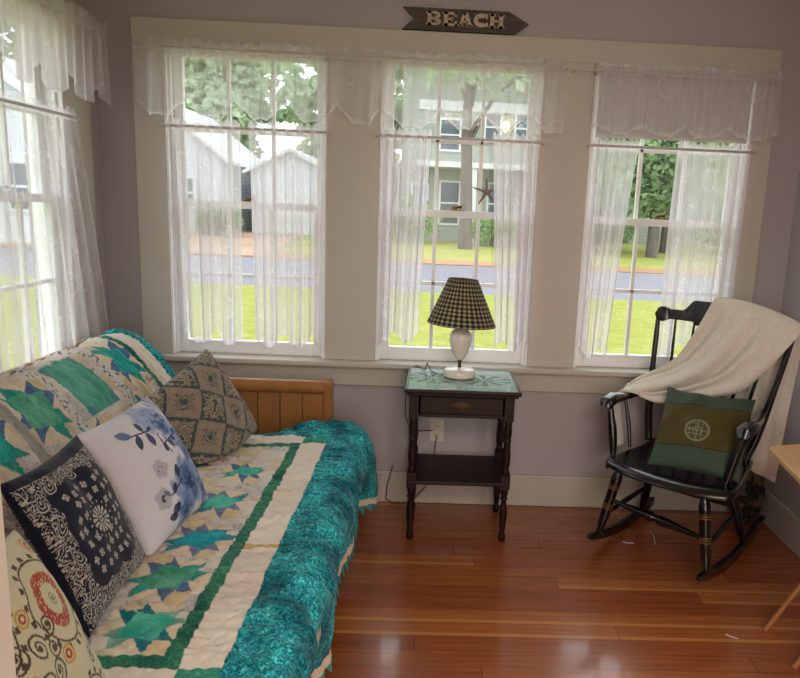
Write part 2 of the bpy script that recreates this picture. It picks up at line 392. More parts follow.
# room behind the camera
bk = MB(); bk.box(-2.1, -2.0, -3, .33, 0, ZC); bk.box(2.4, 2.5, -3, .33, 0, ZC); bk.box(-2.1, 2.5, -3.1, -3, 0, ZC)
bk.box(-2.1, XL - .15, .25, .33, 0, ZC); bk.box(XR + .15, 2.5, .25, .33, 0, ZC)
st(bk.build('wall_rear_room', M['backroom']))
st(MB().box(-2.1, 2.5, -3.1, .33, -.12, 0).build('floor_rear_room', M['floor']))
st(MB().box(-2.1, 2.5, -3.1, .33, ZC, ZC + .12).build('ceiling_rear_room', M['ceil']))
# baseboards
def board(name, mb, bevel=.006): return st(mb.build(name, M['trim'], bevel=bevel))
board('baseboard_back', MB().box(XL, XR, YB - .022, YB, 0, .165))
board('baseboard_right', MB().box(XR - .022, XR, .45, YB - .022, 0, .165))
board('baseboard_left', MB().box(XL, XL + .022, .45, YB - .022, 0, .165))
# window casing on the back wall (pillars + head) and stool + apron
cs = MB()
cs.box(-1.392, 1.562, YB - .022, YB, WZ1, 2.265)
for a, b in ((-1.392, W[0][0]), (W[0][1], W[1][0]), (W[1][1], W[2][0]), (W[2][1], 1.562)): cs.box(a, b, YB - .022, YB, WZ0, WZ1)
board('trim_1', cs, .003)
board('trim_2', MB().box(-1.43, 1.60, YB - .072, YB + .05, WZ0 - .028, WZ0), .008)
board('trim_3', MB().box(-1.40, 1.57, YB - .020, YB, WZ0 - .128, WZ0 - .028), .004)
cl = MB()
cl.box(XL, XL + .02, 3.06, 3.285, WZ0, WZ1); cl.box(XL, XL + .02, 1.88, 2.32, WZ0, WZ1); cl.box(XL, XL + .02, .95, 1.12, WZ0, WZ1); cl.box(XL, XL + .02, .95, 3.285, WZ1, 2.265)
board('trim_4', cl, .003)
board('trim_5', MB().box(XL - .05, XL + .06, .93, 3.31, WZ0 - .028, WZ0), .008)
board('trim_6', MB().box(XL, XL + .018, .95, 3.285, WZ0 - .128, WZ0 - .028), .004)
cr_ = MB(); cr_.box(XR - .02, XR, 1.03, 1.15, WZ0, 2.265); cr_.box(XR - .02, XR, 1.95, 2.07, WZ0, 2.265); cr_.box(XR - .02, XR, 1.15, 1.95, 2.165, 2.265); cr_.box(XR - .05, XR + .05, 1.0, 2.1, WZ0 - .03, WZ0)
board('trim_7', cr_, .003)

# windows: local frame (u along the wall, n outward depth from wall face, z)
def window(name, fn, u0, u1, loc):
    w = empty(name, loc, kind='structure')
    inv = Vector(loc)
    def mk(mb, nm, mt, parent=w, bevel=.003):
        mb.map(lambda u, n, z: tuple(Vector(fn(u, n, z)) - inv))
        return mb.build(nm, mt, parent, bevel=bevel)
    fr = MB(); t = .012
    fr.box(u0, u0 + t, 0, .15, WZ0, WZ1); fr.box(u1 - t, u1, 0, .15, WZ0, WZ1); fr.box(u0, u1, 0, .15, WZ1 - t, WZ1); fr.box(u0, u1, .05, .17, WZ0 - .02, WZ0 + .004)
    for s in (0, 1):                                     # stops between the sash tracks
        a = u0 + t if s == 0 else u1 - t - .012
        fr.box(a, a + .012, .022, .034, WZ0, WZ1)
    mk(fr, 'window_frame', M['sash'])
    a, b = u0 + t + .002, u1 - t - .002
    def sash(nm, n0, z0, z1, st_, bot, top):
        m = MB(); n1 = n0 + .034
        m.box(a, a + st_, n0, n1, z0, z1); m.box(b - st_, b, n0, n1, z0, z1)
        m.box(a + st_, b - st_, n0, n1, z0, z0 + bot); m.box(a + st_, b - st_, n0, n1, z1 - top, z1)
        gu0, gu1, gz0, gz1 = a + st_, b - st_, z0 + bot, z1 - top
        for k in (1, 2):
            uc = gu0 + (gu1 - gu0) * k / 3; m.box(uc - .009, uc + .009, n0 + .006, n1 - .006, gz0, gz1)
        zc = (gz0 + gz1) / 2; m.box(gu0, gu1, n0 + .006, n1 - .006, zc - .009, zc + .009)
        so = mk(m, nm, M['sash'])
        g = MB().box(gu0, gu1, n0 + .016, n0 + .018, gz0, gz1)
        mk(g, 'pane_glass', M['glass'], so, 0)
    sash('lower_sash', .042, WZ0 + .004, 1.475, .048, .062, .034)
    sash('upper_sash', .080, 1.440, WZ1 - t - .001, .042, .034, .034)
    uc = (u0 + u1) / 2
    lk = MB(); lk.box(uc - .03, uc + .03, .045, .072, 1.475, 1.481)
    lk.tube([(uc - .012, .058, 1.481), (uc - .012, .058, 1.492)], .011, 10); lk.tube([(uc - .012, .058, 1.490), (uc + .022, .050, 1.494)], [.006, .008], 8)
    mk(lk, 'sash_lock', M['brass'], bevel=0)
    return w
back_fn = lambda u, n, z: (u, YB - .022 + n + .0, z)
left_fn = lambda u, n, z: (XL + .02 - n, u, z)
right_fn = lambda u, n, z: (XR - .02 + n, u, z)
for i, (a, b) in enumerate(W): window('window_%d' % (i + 1), back_fn, a, b, ((a + b) / 2, YB, WZ0))
for i, (a, b) in enumerate(LW): window('window_%d' % (i + 4), left_fn, a, b, (XL, (a + b) / 2, WZ0))
window('window_6', right_fn, RW[0][0], RW[0][1], (XR, 1.55, WZ0))

# ------------------------------------------------------------------ outdoors
G = -.30
def strip(name, y0, y1, z0, z1, m, x0=-60, x1=60):
    return st(MB().box(x0, x1, y0, y1, z0, z1).build(name, m))
strip('lawn', YB + .16, 14.6, G - .2, G, M['lawn'])
strip('side_lawn', -30, YB + .16, G - .2, G, M['lawn'], -60, XL - .16)
strip('side_lawn', -30, YB + .16, G - .2, G, M['lawn'], XR + .16, 60)
strip('road', 14.6, 21.8, G - .2, G - .03, M['road'])
strip('leaf_verge', 21.8, 23.6, G - .2, G, M['leafstrip'])
strip('far_lawn', 23.6, 90, G - .2, G, M['farlawn'])
st(MB().prism([(-16, 21.8), (-5.2, 21.8), (-5.6, 26), (-6.6, 36), (-18, 40)], G, G + .03, 'z').build('driveway', M['drive']))
st(MB().box(XL - .17, XR + .17, YB + .15, YB + .24, G, -.02).build('foundation', M['trim']))

def leaf_cloud(blobs, n, size, seed, flat=.6):
    r = np.random.default_rng(seed); V = []
    b = np.array(blobs); wgt = b[:, 3] ** 2; wgt /= wgt.sum()
    k = r.choice(len(b), n, p=wgt)
    d = r.normal(size=(n, 3)); d /= np.linalg.norm(d, axis=1)[:, None]
    rad = b[k, 3] * (.72 + .33 * r.random(n) ** .6)
    c = b[k, :3] + d * rad[:, None] * np.array([1, 1, .8])
    a = r.normal(size=(n, 3)); a /= np.linalg.norm(a, axis=1)[:, None]
    q = np.cross(a, r.normal(size=(n, 3))); q /= np.linalg.norm(q, axis=1)[:, None]
    s = size * (.6 + .8 * r.random(n))[:, None]
    V = np.stack([c - a * s, c + q * s * flat, c + a * s, c - q * s * flat], 1).reshape(-1, 3)
    F = np.arange(4 * n).reshape(n, 4); return V, F
def tree(name, x, y, h, cr_, seed, lm, label, cat='tree', group=None, trunk_r=.28, crown_base=None, n=3500, size=.24):
    t = empty(name, (x, y, G), label=label, cat=cat, group=group)
    r = random.Random(seed); cb = crown_base if crown_base is not None else h * .35
    mb = MB(); pts = [(0, 0, -.05), (r.uniform(-.1, .1), 0, h * .2), (r.uniform(-.2, .2), .1, h * .45), (r.uniform(-.3, .3), 0, h * .8)]
    mb.tube(pts, [trunk_r * 1.25, trunk_r, trunk_r * .8, trunk_r * .3], 14)
    for k in range(6):
        a = r.uniform(0, 6.28); z = h * r.uniform(.35, .6)
        mb.tube([(0, 0, z), (math.cos(a) * cr_ * .35, math.sin(a) * cr_ * .35, z + h * .14), (math.cos(a) * cr_ * .7, math.sin(a) * cr_ * .7, z + h * .22)], [trunk_r * .4, trunk_r * .25, trunk_r * .1], 8)
    mb.build('trunk', M['bark'], t, smooth=True)
    bl = []
    for k in range(16):
        a = r.uniform(0, 6.28); q = cr_ * r.uniform(0, .75); z = r.uniform(cb, h)
        kk = 1 - abs((z - (cb + h) / 2) / ((h - cb) / 2)) * .45
        bl.append((math.cos(a) * q * kk, math.sin(a) * q * kk, z, cr_ * r.uniform(.35, .5)))
    V, F = leaf_cloud(bl, n, size, seed)
    raw_mesh('foliage', V, F, lm, t, smooth=False)
    return t
def shrub(name, x, y, h, w, seed, lm, label, n=1200):
    t = empty(name, (x, y, G), label=label, cat='shrub')
    r = random.Random(seed); bl = [(r.uniform(-w, w) * .6, r.uniform(-w, w) * .4, h * r.uniform(.35, .75), h * .38) for _ in range(7)]
    V, F = leaf_cloud(bl, n, .11, seed); raw_mesh('foliage', V, F, lm, t, smooth=False)
    mb = MB()
    for k in range(5):
        a = k * 1.25; mb.tube([(0, 0, 0), (math.cos(a) * w * .3, math.sin(a) * w * .3, h * .6)], [.04, .015], 6)
    mb.build('stem', M['bark'], t); return t
tg = 'trees across the road'
tree('tree', -15.5, 52, 15, 6, 1, M['leafpale'], 'pale green tree rising behind the white house at the left', group=None, n=7000, size=.42, crown_base=2)
tree('tree', -8.6, 62, 16, 6.5, 2, M['leafpale'], 'pale leafy tree behind the small white gabled garage', n=8000, size=.42, crown_base=1.5)
tree('tree', -4.0, 50, 15, 4.6, 3, M['leafmid'], 'green tree standing left of the grey clapboard house', n=6000, size=.38, crown_base=1.5)
tree('tree', 1.28, 30, 12, 4.2, 4, M['leafpale'], 'tree with thick trunk on the far lawn before the clapboard house', n=900, size=.3, crown_base=7.2, trunk_r=.25)
tree('tree', 9.1, 29.5, 12, 3.2, 5, M['leafmid'], 'left one of two thick-trunked trees seen through the right window', n=9000, size=.17, crown_base=2.2, trunk_r=.21)
tree('tree', 10.9, 33.4, 12, 3.2, 6, M['leafmid'], 'right one of two thick-trunked trees seen through the right window', n=9000, size=.17, crown_base=2.4, trunk_r=.21)
tree('tree', 21.0, 60, 14, 6, 7, M['leafpale'], 'broad pale tree far behind at the right window', n=6500, size=.42, crown_base=1)
tree('tree', -23.5, 40, 16, 6, 8, M['leafmid'], 'green tree outside beyond the left wall window', n=5000, size=.26, crown_base=3)
tree('tree', -9.8, 6.5, 10, 3.8, 9, M['leafmid'], 'leafy tree added on the side lawn to shade the left wall window', n=8000, size=.16, crown_base=2.4)  # added close by to block sky light from the left window
shrub('shrub', -1.1, 33.2, 2.2, 1.6, 11, M['leafbright'], 'bright green bush at the left corner of the clapboard house')
shrub('shrub', 2.6, 32.9, 1.6, 1.0, 12, M['leafbright'], 'low bright bush before the clapboard house, right of the tree trunk')
shrub('shrub', 15.2, 36, 3.0, 2.4, 13, M['leafbright'], 'bright green bush behind the two trunks at the right window', 2500)
shrub('shrub', 7.0, 32.5, 2.2, 2.2, 14, M['leafmid'], 'dark green bush left of the two trunks', 2000)
shrub('shrub', -9.8, 32, 1.4, 1.2, 15, M['leafmid'], 'low green bush at the corner of the left white house', 1500)

def house(name, x0, x1, y0, y1, zt, ridge, m, label, gable='front', windows=(), extras=None, base=G):
    h = empty(name, ((x0 + x1) / 2, y0, base), label=label, cat='house'); c = h.location.copy()
    S = lambda mb: mb.map(lambda x, y, z: (x - c.x, y - c.y, z - c.z))
    xm = (x0 + x1) / 2
    mb = MB()
    if gable == 'front': mb.prism([(x0, base), (x1, base), (x1, zt), (xm, ridge), (x0, zt)], y0, y1, 'y')
    else: mb.box(x0, x1, y0, y1, base, zt)
    S(mb).build('wall', m, h)
    rf = MB()
    if gable == 'front':
        ov = .35; sl = (ridge - zt) / (xm - x0)
        for s in (-1, 1):
            e = xm + s * ((x1 - x0) / 2 + ov); ze = zt - sl * ov
            rf.prism([(xm, ridge), (e, ze), (e, ze + .16), (xm, ridge + .18)], y0 - .4, y1 + .3, 'y')
    else:
        ym = (y0 + y1) / 2
        rf.prism([(y0 - .4, zt), (ym, ridge), (y1 + .4, zt), (y1 + .4, zt + .15), (ym, ridge + .18), (y0 - .4, zt + .15)], x0 - .3, x1 + .3, 'x')
    S(rf).build('roof', M['white'] if gable == 'front' else M['roof'], h)
    for (a, b, z0, z1) in windows:
        f = MB(); f.box(a - .1, b + .1, y0 - .06, y0, z0 - .1, z0); f.box(a - .1, b + .1, y0 - .06, y0, z1, z1 + .1); f.box(a - .1, a, y0 - .06, y0, z0, z1); f.box(b, b + .1, y0 - .06, y0, z0, z1)
        f.box(a, b, y0 - .05, y0, (z0 + z1) / 2 - .04, (z0 + z1) / 2 + .04)
        fo = S(f).build('window', M['white'], h)
        S(MB().box(a, b, y0 - .03, y0 - .01, z0, z1)).build('pane', M['darkglass'], fo)
    if extras: extras(h, S)
    return h
def garage_door(h, S):
    mb = MB(); mb.box(-8.3, -6.3, 35.94, 36, G, 2.0)
    for k in range(4): mb.box(-8.25, -6.35, 35.92, 35.94, G + .1 + k * .55, G + .5 + k * .55)
    S(mb).build('garage_door', M['white'], h)
house('garage', -9.2, -5.3, 36, 42, 2.75, 3.75, M['sidingwhite'], 'small white gabled garage at the end of the dirt driveway', extras=garage_door)
house('house', -16.0, -10.0, 34, 42, 3.2, 5.6, M['sidingwhite'], 'white gabled house left of the garage', windows=[(-14.6, -13.8, .9, 2.2), (-12.2, -11.4, .9, 2.2)])
def porch(h, S):
    mb = MB()
    mb.box(-1.0, 8, 33.9, 36, 3.25, 3.5)                       # porch roof slab
    S(mb).build('porch_roof', M['white'], h)
    for x in (1.75, 4.55, 7.4):
        S(MB().box(x - .12, x + .12, 34, 34.24, G, 3.25)).build('porch_post', M['white'], h)
    S(MB().box(-1, 8, 35.9, 36, 6.05, 6.5)).build('frieze_board', M['white'], h)
    l = S(MB().lathe([(.02, -.25), (.16, -.1), (.2, .1), (.1, .28), (.02, .3)], (3.26, 35.8, 5.35), 16)).build('wall_lantern', M['lantern'], h)
lm, lnt, lb = new_mat('lit_lantern'); lb.inputs['Emission Color'].default_value = (1, .72, .3, 1); lb.inputs['Emission Strength'].default_value = 4.0; lb.inputs['Base Color'].default_value = (.9, .7, .3, 1)
M['lantern'] = lm
house('house', -1.8, 8.5, 36, 46, 8.2, 11, M['sidinggreen'], 'large grey-green clapboard house across the road with a white porch', gable='side',
      windows=[(2.3, 3.0, 4.7, 6.0), (3.8, 4.6, 4.7, 6.0), (.1, 1.0, 4.2, 5.6), (.2, 1.1, .6, 2.6), (2.6, 3.4, .7, 2.6), (5.6, 6.4, .7, 2.6), (-1.2, -.5, .8, 2.4)], extras=porch)
house('house', 11.5, 20, 42, 50, 5.2, 8.0, M['sidinggreen'], 'grey clapboard house half hidden by the trees at the right window', gable='side', windows=[(12.6, 13.5, 1.2, 2.9), (15, 16, 1.2, 2.9)])
house('house', -18.0, -11.5, 23, 30, 3.6, 5.6, M['sidingwhite'], 'white neighbouring house seen through the window of the left wall', windows=[(-15.6, -14.6, .8, 2.2), (-13.4, -12.6, .8, 2.2)])

# ------------------------------------------------------------------ curtains
def motif_dens(U, Z, seed, cell=.17):
    """embroidered shells and starfish scattered on the lace"""
    r = np.random.default_rng(seed); d = np.zeros_like(U)
    u0, u1, z0, z1 = U.min(), U.max(), Z.min(), Z.max()
    for iu in range(int((u1 - u0) / cell) + 2):
        for iz in range(int((z1 - z0) / cell) + 2):
            cu = u0 + (iu + .5 * (iz % 2)) * cell + r.uniform(-.02, .02); cz = z0 + iz * cell + r.uniform(-.02, .02)
            k = r.integers(0, 3); x = U - cu; z = Z - cz; R = np.hypot(x, z * .85); a = np.arctan2(z, x) + r.uniform(-.5, .5)
            if k == 0: m = (R < .042) * (.35 + .65 * (np.abs(np.sin(a * 5)) < .35)) + (np.abs(R - .042) < .004)
            elif k == 1: m = (R < .008 + .028 * np.clip(np.cos(a * 5 / 2) ** 2, 0, 1) ** 3) * .9
            else: m = (np.abs(R - .02) < .005) * .8 + (np.abs(R - .035 * (1 + .2 * np.sin(a * 3))) < .004) * .7
            d = np.maximum(d, m)
    return d
def curtain(name, fn, top, bot, ztop, zbot, np_, amp, scal, seed, label, cat='curtain', group=None, base=.42, off=.05, head=.03, scal_amp=.07, gather=.0, mot=1.0, droop=None, nv=170, cell=.17, taper=0, motamp=.22, res=.005):
    u0, u1 = top; b0, b1 = bot
    nu = int(max(abs(u1 - u0), abs(b1 - b0)) / res) + 30
    s = np.linspace(0, 1, nu)[None, :]; t = np.linspace(0, 1, nv)[:, None]
    ph = 2 * np.pi * np_ * (s + .12 * (vnoise(s * 5, s * 0 + .5, seed) - .5)) + (t * 1.3 * (vnoise(s * 3 + 9, s * 0 + 2.5, seed + 1) - .5))
    fold = np.sin(ph) + .35 * np.sin(2.3 * ph + 1 + t)
    A = amp * (.45 + .55 * sstep(0, .35, t)) * (.5 + vnoise(s * np_ * .7, t * 1.5, seed + 2))
    N = off + A * fold
    sk = t ** .8
    Us = (u0 + (u1 - u0) * s) * (1 - sk) + (b0 + (b1 - b0) * s) * sk + taper * 0 + .006 * np.cos(ph) * t
    cz = np.abs(np.sin(np.pi * scal * s + seed)) if isinstance(scal, (int, float)) else None
    edge = -scal_amp * cz + .008 * np.abs(np.sin(np.pi * scal * 5 * s))
    zb = zbot + edge + (droop(s) if droop else 0)
    # heading ruffle above the rod
    Z = ztop + head * (1 + .25 * np.sin(ph * 1.7)) * 1.0 + (zb - ztop - head) * t
    Z = np.broadcast_to(Z, (nv, nu)); Us = np.broadcast_to(Us, (nv, nu))
    # taut at the rod
    rodk = np.exp(-((Z - ztop) / .014) ** 2); N = N * (1 - .6 * rodk) + off * .6 * rodk
    P = np.stack([np.vectorize(lambda *_: 0)(Z)] * 3, -1).astype(float)
    X, Y, ZZ = fn(Us, N, Z); P[..., 0] = X; P[..., 1] = Y; P[..., 2] = ZZ
    du = np.gradient(Us, axis=1); dn = np.gradient(N, axis=1); slope = np.abs(dn / np.where(np.abs(du) < 1e-5, 1e-5, du))
    sarc = (u1 - u0) * s * 1.6 + 0 * t
    d = base * (.85 + .3 * vnoise(Us * 60, Z * 6, seed + 3))
    d = 1 - (1 - np.clip(d, 0, .95)) ** np.clip(np.sqrt(1 + (slope * .9) ** 2), 1, 4)
    D = motif_dens(np.broadcast_to(sarc, (nv, nu)), Z * 1.0, seed, cell) if mot else 0
    dist = (Z - zb)
    d = np.maximum(d, base + motamp * mot * np.clip(D, 0, 1))
    d = np.maximum(d, .8 * (dist < .010)); d = np.maximum(d, np.minimum(.75, base + .2) * (dist < .026))
    d = np.maximum(d, .80 * (np.abs(Z - ztop) < .016)); d = np.maximum(d, np.minimum(.8, base + .12) * (Z > ztop))
    edge_s = np.minimum(s, 1 - s) * abs(u1 - u0) + 0 * t
    d = np.maximum(d, .7 * (edge_s < .008))
    d = np.clip(d, 0, .95)
    o = grid_mesh(name, P, M['lace'], dens=d)
    return tag(o, label, cat, group)
bfn = lambda u, n, z: (u, YB - .022 - n, z)
lfn = lambda u, n, z: (XL + .02 + n, u, z)
cg = None
curtain('cafe_curtain', bfn, (-1.235, -.90), (-1.20, -.905), 1.80, .86, 6, .015, 2.2, 21, 'sheer lace cafe curtain on the left half of the window nearest the sofa', base=.46)
curtain('cafe_curtain', bfn, (-.865, -.53), (-.845, -.54), 1.80, .86, 6, .015, 2.2, 22, 'sheer lace cafe curtain on the right half of the window nearest the sofa', base=.46)
curtain('cafe_curtain', bfn, (-.265, -.03), (-.262, -.07), 1.80, .90, 5, .014, 1.6, 23, 'sheer lace cafe curtain at the left of the lamp window', base=.52)
curtain('cafe_curtain', bfn, (.245, .465), (.30, .462), 1.80, .88, 5, .014, 1.6, 24, 'sheer lace cafe curtain at the right of the lamp window', base=.54)
curtain('cafe_curtain', bfn, (.715, .93), (.715, .86), 1.80, .86, 4.5, .010, 1.5, 25, 'sheer lace cafe curtain at the left of the window behind the rocking chair', base=.5, off=.034)
curtain('cafe_curtain', bfn, (1.11, 1.45), (1.09, 1.44), 1.80, .88, 6, .010, 2.0, 26, 'sheer lace cafe curtain at the right of the window behind the rocking chair', base=.5, off=.034)
curtain('cafe_curtain', lfn, (2.31, 3.08), (2.30, 3.31), 1.79, .84, 10, .012, 3.3, 27, 'long sheer lace curtain hanging on the left wall window above the sofa', base=.30, off=.032, motamp=.2)
curtain('cafe_curtain', lfn, (1.10, 1.86), (1.12, 1.88), 1.79, .84, 15, .018, 3.3, 37, 'sheer lace curtain on the unseen left wall window added nearer the camera', base=.5, off=.055)
# valances
def valance(fn, u0, u1, ztop, zlow, nsc, seed, label, base, cusps=.10, off=.045, amp=.010, npl=24, head=.045, ends=None):
    nu = int((u1 - u0) / .004); nv = 120
    s = np.linspace(0, 1, nu)[None, :]; t = np.linspace(0, 1, nv)[:, None]
    ph = 2 * np.pi * npl * (s + .03 * (vnoise(s * 9, s * 0, seed) - .5)) + .8 * t
    A = amp * (.5 + .5 * t) * (.4 + 1.2 * vnoise(s * npl * .6, t + 1, seed + 2)); N = off + A * (np.sin(ph) + .3 * np.sin(2.1 * ph))
    q = (s * nsc + .25 * (vnoise(s * nsc * .8, s * 0 + 3, seed + 9) - .5)) % 1.0
    lobe = np.sin(np.pi * q) ** .6 - .16 * np.abs(np.sin(np.pi * q * 3))
    zb = zlow + cusps * (1 - lobe)
    zt = ztop + head * (.85 + .15 * np.sin(ph * 1.3) + .3 * (vnoise(s * 30, s * 0, seed + 5) - .5))
    Z = zt + (zb - zt) * t; U = np.broadcast_to(u0 + (u1 - u0) * s + .008 * np.sin(ph * .5) * t, Z.shape)
    rodk = np.exp(-((Z - ztop) / .014) ** 2); N = N * (1 - .6 * rodk) + off * .6 * rodk
    X, Y, ZZ = fn(U, N, Z); P = np.stack([X + 0 * Z, Y + 0 * Z, ZZ], -1)
    d = base * (.8 + .4 * vnoise(U * 40, Z * 3, seed + 3))
    D = motif_dens(np.array(U), np.array(Z), seed, .21); d = np.maximum(d, (base + .08) * np.clip(D, 0, 1))
    d = np.maximum(d, .72 * ((Z - zb) < .010)); d = np.maximum(d, (base + .1) * ((Z - zb) < .022))
    d = np.maximum(d, .6 * (np.abs(Z - ztop) < .012)); d = np.maximum(d, (base + .08) * (Z > ztop))
    return tag(grid_mesh('valance', P, M['lace'], dens=np.clip(d, 0, .95)), label, 'valance')
valance(bfn, -1.345, .555, 2.125, 1.825, 8.6, 5, 'long scalloped lace valance spanning the window nearest the sofa and the lamp window', .36, off=.085, head=.04)
valance(bfn, .69, 1.53, 2.12, 1.84, 3.9, 6, 'scalloped lace valance over the window behind the rocking chair', .42, cusps=.05, off=.085, head=.04)
valance(lfn, 2.28, 3.29, 2.155, 1.85, 4.3, 8, 'full ruffled lace valance on the left wall window above the sofa', .62, off=.075, amp=.022, npl=13, head=.07)
# rods
def rod(fn, u0, u1, z, off, r, label, ends=True):
    mb = MB(); a = Vector(fn(u0, off, z)); b = Vector(fn(u1, off, z))
    mb.tube([a, b], r, 10)
    if ends:
        mb.tube([Vector(fn(u0, 0, z)), a], r * .9, 8); mb.tube([b, Vector(fn(u1, 0, z))], r * .9, 8)
    return tag(mb.build('curtain_rod', M['rod'], smooth=True), label, 'curtain rod')
rod(bfn, -1.262, -.505, 1.80, .045, .006, 'thin rod carrying the cafe curtains of the window nearest the sofa')
rod(bfn, -.285, .486, 1.80, .045, .006, 'thin rod carrying the cafe curtains of the lamp window')
rod(bfn, .695, 1.475, 1.80, .034, .006, 'thin rod carrying the cafe curtains behind the rocking chair')
rod(lfn, 2.27, 3.10, 1.79, .032, .006, 'thin rod carrying the long sheer curtain on the left wall')
rod(bfn, -1.355, .565, 2.125, .085, .004, 'white rod inside the long valance')
rod(bfn, .60, 1.54, 2.12, .085, .004, 'white rod inside the short valance, its bare end on the pillar')
rod(lfn, 2.24, 3.30, 2.155, .072, .004, 'white rod inside the ruffled valance of the left wall')
# roller shades
def roller(u0, u1, z, drop, label):
    r = empty('roller_shade', ((u0 + u1) / 2, YB, z), label=label, cat='roller shade'); c = r.location
    f = lambda mb: mb.map(lambda x, y, zz: (x - c.x, y - c.y, zz - c.z))
    f(MB().tube([(u0 + .006, YB - .046, z), (u1 - .006, YB - .046, z)], .021, 20)).build('roller', M['shade'], r, smooth=True)
    for u in (u0 - .001, u1 - .003): f(MB().box(u, u + .004, YB - .066, YB - .022, z - .02, z + .02)).build('bracket', M['rod'], r)
    if drop:
        f(MB().box(u0 + .022, u1 - .022, YB - .0275, YB - .026, z - drop, z)).build('shade_cloth', M['shade'], r)
        f(MB().box(u0 + .022, u1 - .022, YB - .031, YB - .023, z - drop - .02, z - drop)).build('hem_bar', M['shade'], r, bevel=.003)
roller(W[0][0], W[0][1], 2.130, 0, 'rolled-up white shade at the top of the window nearest the sofa')
roller(W[1][0], W[1][1], 2.130, 0, 'rolled-up white shade at the top of the lamp window')
roller(W[2][0], W[2][1], 2.130, .27, 'white roller shade pulled partly down behind the rocking chair window valance')

# ------------------------------------------------------------------ sign
sg = empty('beach_sign', (.10, YB - .002, 2.27), label='grey wooden arrow sign reading BEACH above the middle window', cat='sign')
def sgm(mb): return mb.map(lambda x, y, z: (x - .10, y - (YB - .002), z - 2.27))
sgm(MB().prism([(-.183, 2.27), (.325, 2.27), (.388, 2.316), (.295, 2.364), (-.183, 2.364), (-.130, 2.319)][::-1], YB - .024, YB - .002, 'y')).build('arrow_board', M['sign'], sg, bevel=.002)
def letter(ch, x, w, z0, z1):
    h = z1 - z0; mb = MB(); y0, y1 = YB - .034, YB - .024; t = w * .26; sf = h * .17
    def B(a, b, c, d): mb.box(x + a * w, x + b * w, y0, y1, z0 + c * h, z0 + d * h)
    def bar(p, q, th):
        p = Vector((x + p[0] * w, z0 + p[1] * h)); q = Vector((x + q[0] * w, z0 + q[1] * h)); d = (q - p).normalized(); n = Vector((-d.y, d.x)) * th / 2
        mb.prism([tuple(p - n), tuple(q - n), tuple(q + n), tuple(p + n)], y0, y1, 'y')
    def arc(cx_, cz_, rx, rz, a0, a1, th, n=14):
        pts = [(x + (cx_ + rx * math.cos(math.radians(a0 + (a1 - a0) * k / n))) * w, z0 + (cz_ + rz * math.sin(math.radians(a0 + (a1 - a0) * k / n))) * h) for k in range(n + 1)]
        for k in range(n):
            p = Vector(pts[k]); q = Vector(pts[k + 1]); c = Vector((x + cx_ * w, z0 + cz_ * h))
            pi = p + (c - p).normalized() * th; qi = q + (c - q).normalized() * th
            mb.prism([tuple(p), tuple(q), tuple(qi), tuple(pi)], y0, y1, 'y')
    if ch == 'B':
        B(.08, .34, 0, 1); B(0, .55, 0, .17); B(0, .55, .83, 1); B(.3, .6, .43, .58)
        arc(.55, .27, .42, .27, -90, 90, w * .22); arc(.55, .74, .36, .26, -90, 90, w * .2)
    elif ch == 'E':
        B(.08, .36, 0, 1); B(0, .95, 0, .18); B(0, .92, .82, 1); B(.3, .68, .42, .58); B(.8, .95, 0, .34); B(.78, .92, .66, 1); B(.6, .7, .34, .66)
    elif ch == 'A':
        bar((.18, 0), (.46, 1), t * .7); bar((.82, 0), (.52, 1), t * 1.1); B(.28, .72, .27, .4); B(0, .36, 0, .14); B(.6, 1.02, 0, .14); B(.36, .6, .88, 1)
    elif ch == 'C':
        arc(.5, .5, .5, .5, 50, 310, w * .27, 22); B(.78, .92, .62, .98); B(.78, .92, .08, .34)
    elif ch == 'H':
        B(.08, .34, 0, 1); B(.66, .92, 0, 1); B(.3, .7, .42, .58); B(0, .42, 0, .15); B(0, .42, .85, 1); B(.58, 1, 0, .15); B(.58, 1, .85, 1)
    sgm(mb).build('letter', M['letter'], sg)
for ch, x in zip('BEACH', (-.076, -.003, .064, .137, .206)): letter(ch, x, .068, 2.290, 2.348)

# ------------------------------------------------------------------ starfish on the lamp window
def starfish():
    o = MB(); c = Vector((.238, YB - .022 + .036, 1.568))
    for k in range(5):
        a = math.radians(92 + k * 72); d = Vector((math.cos(a), 0, math.sin(a)))
        L = .070
        o.tube([c, c + d * L * .3, c + d * L * .7, c + d * L], [.009, .006, .0045, .002], 8, (1, 1))
    return tag(o.build('starfish', M['star'], smooth=True), 'small dried starfish stuck on the lamp window', 'starfish')
starfish()

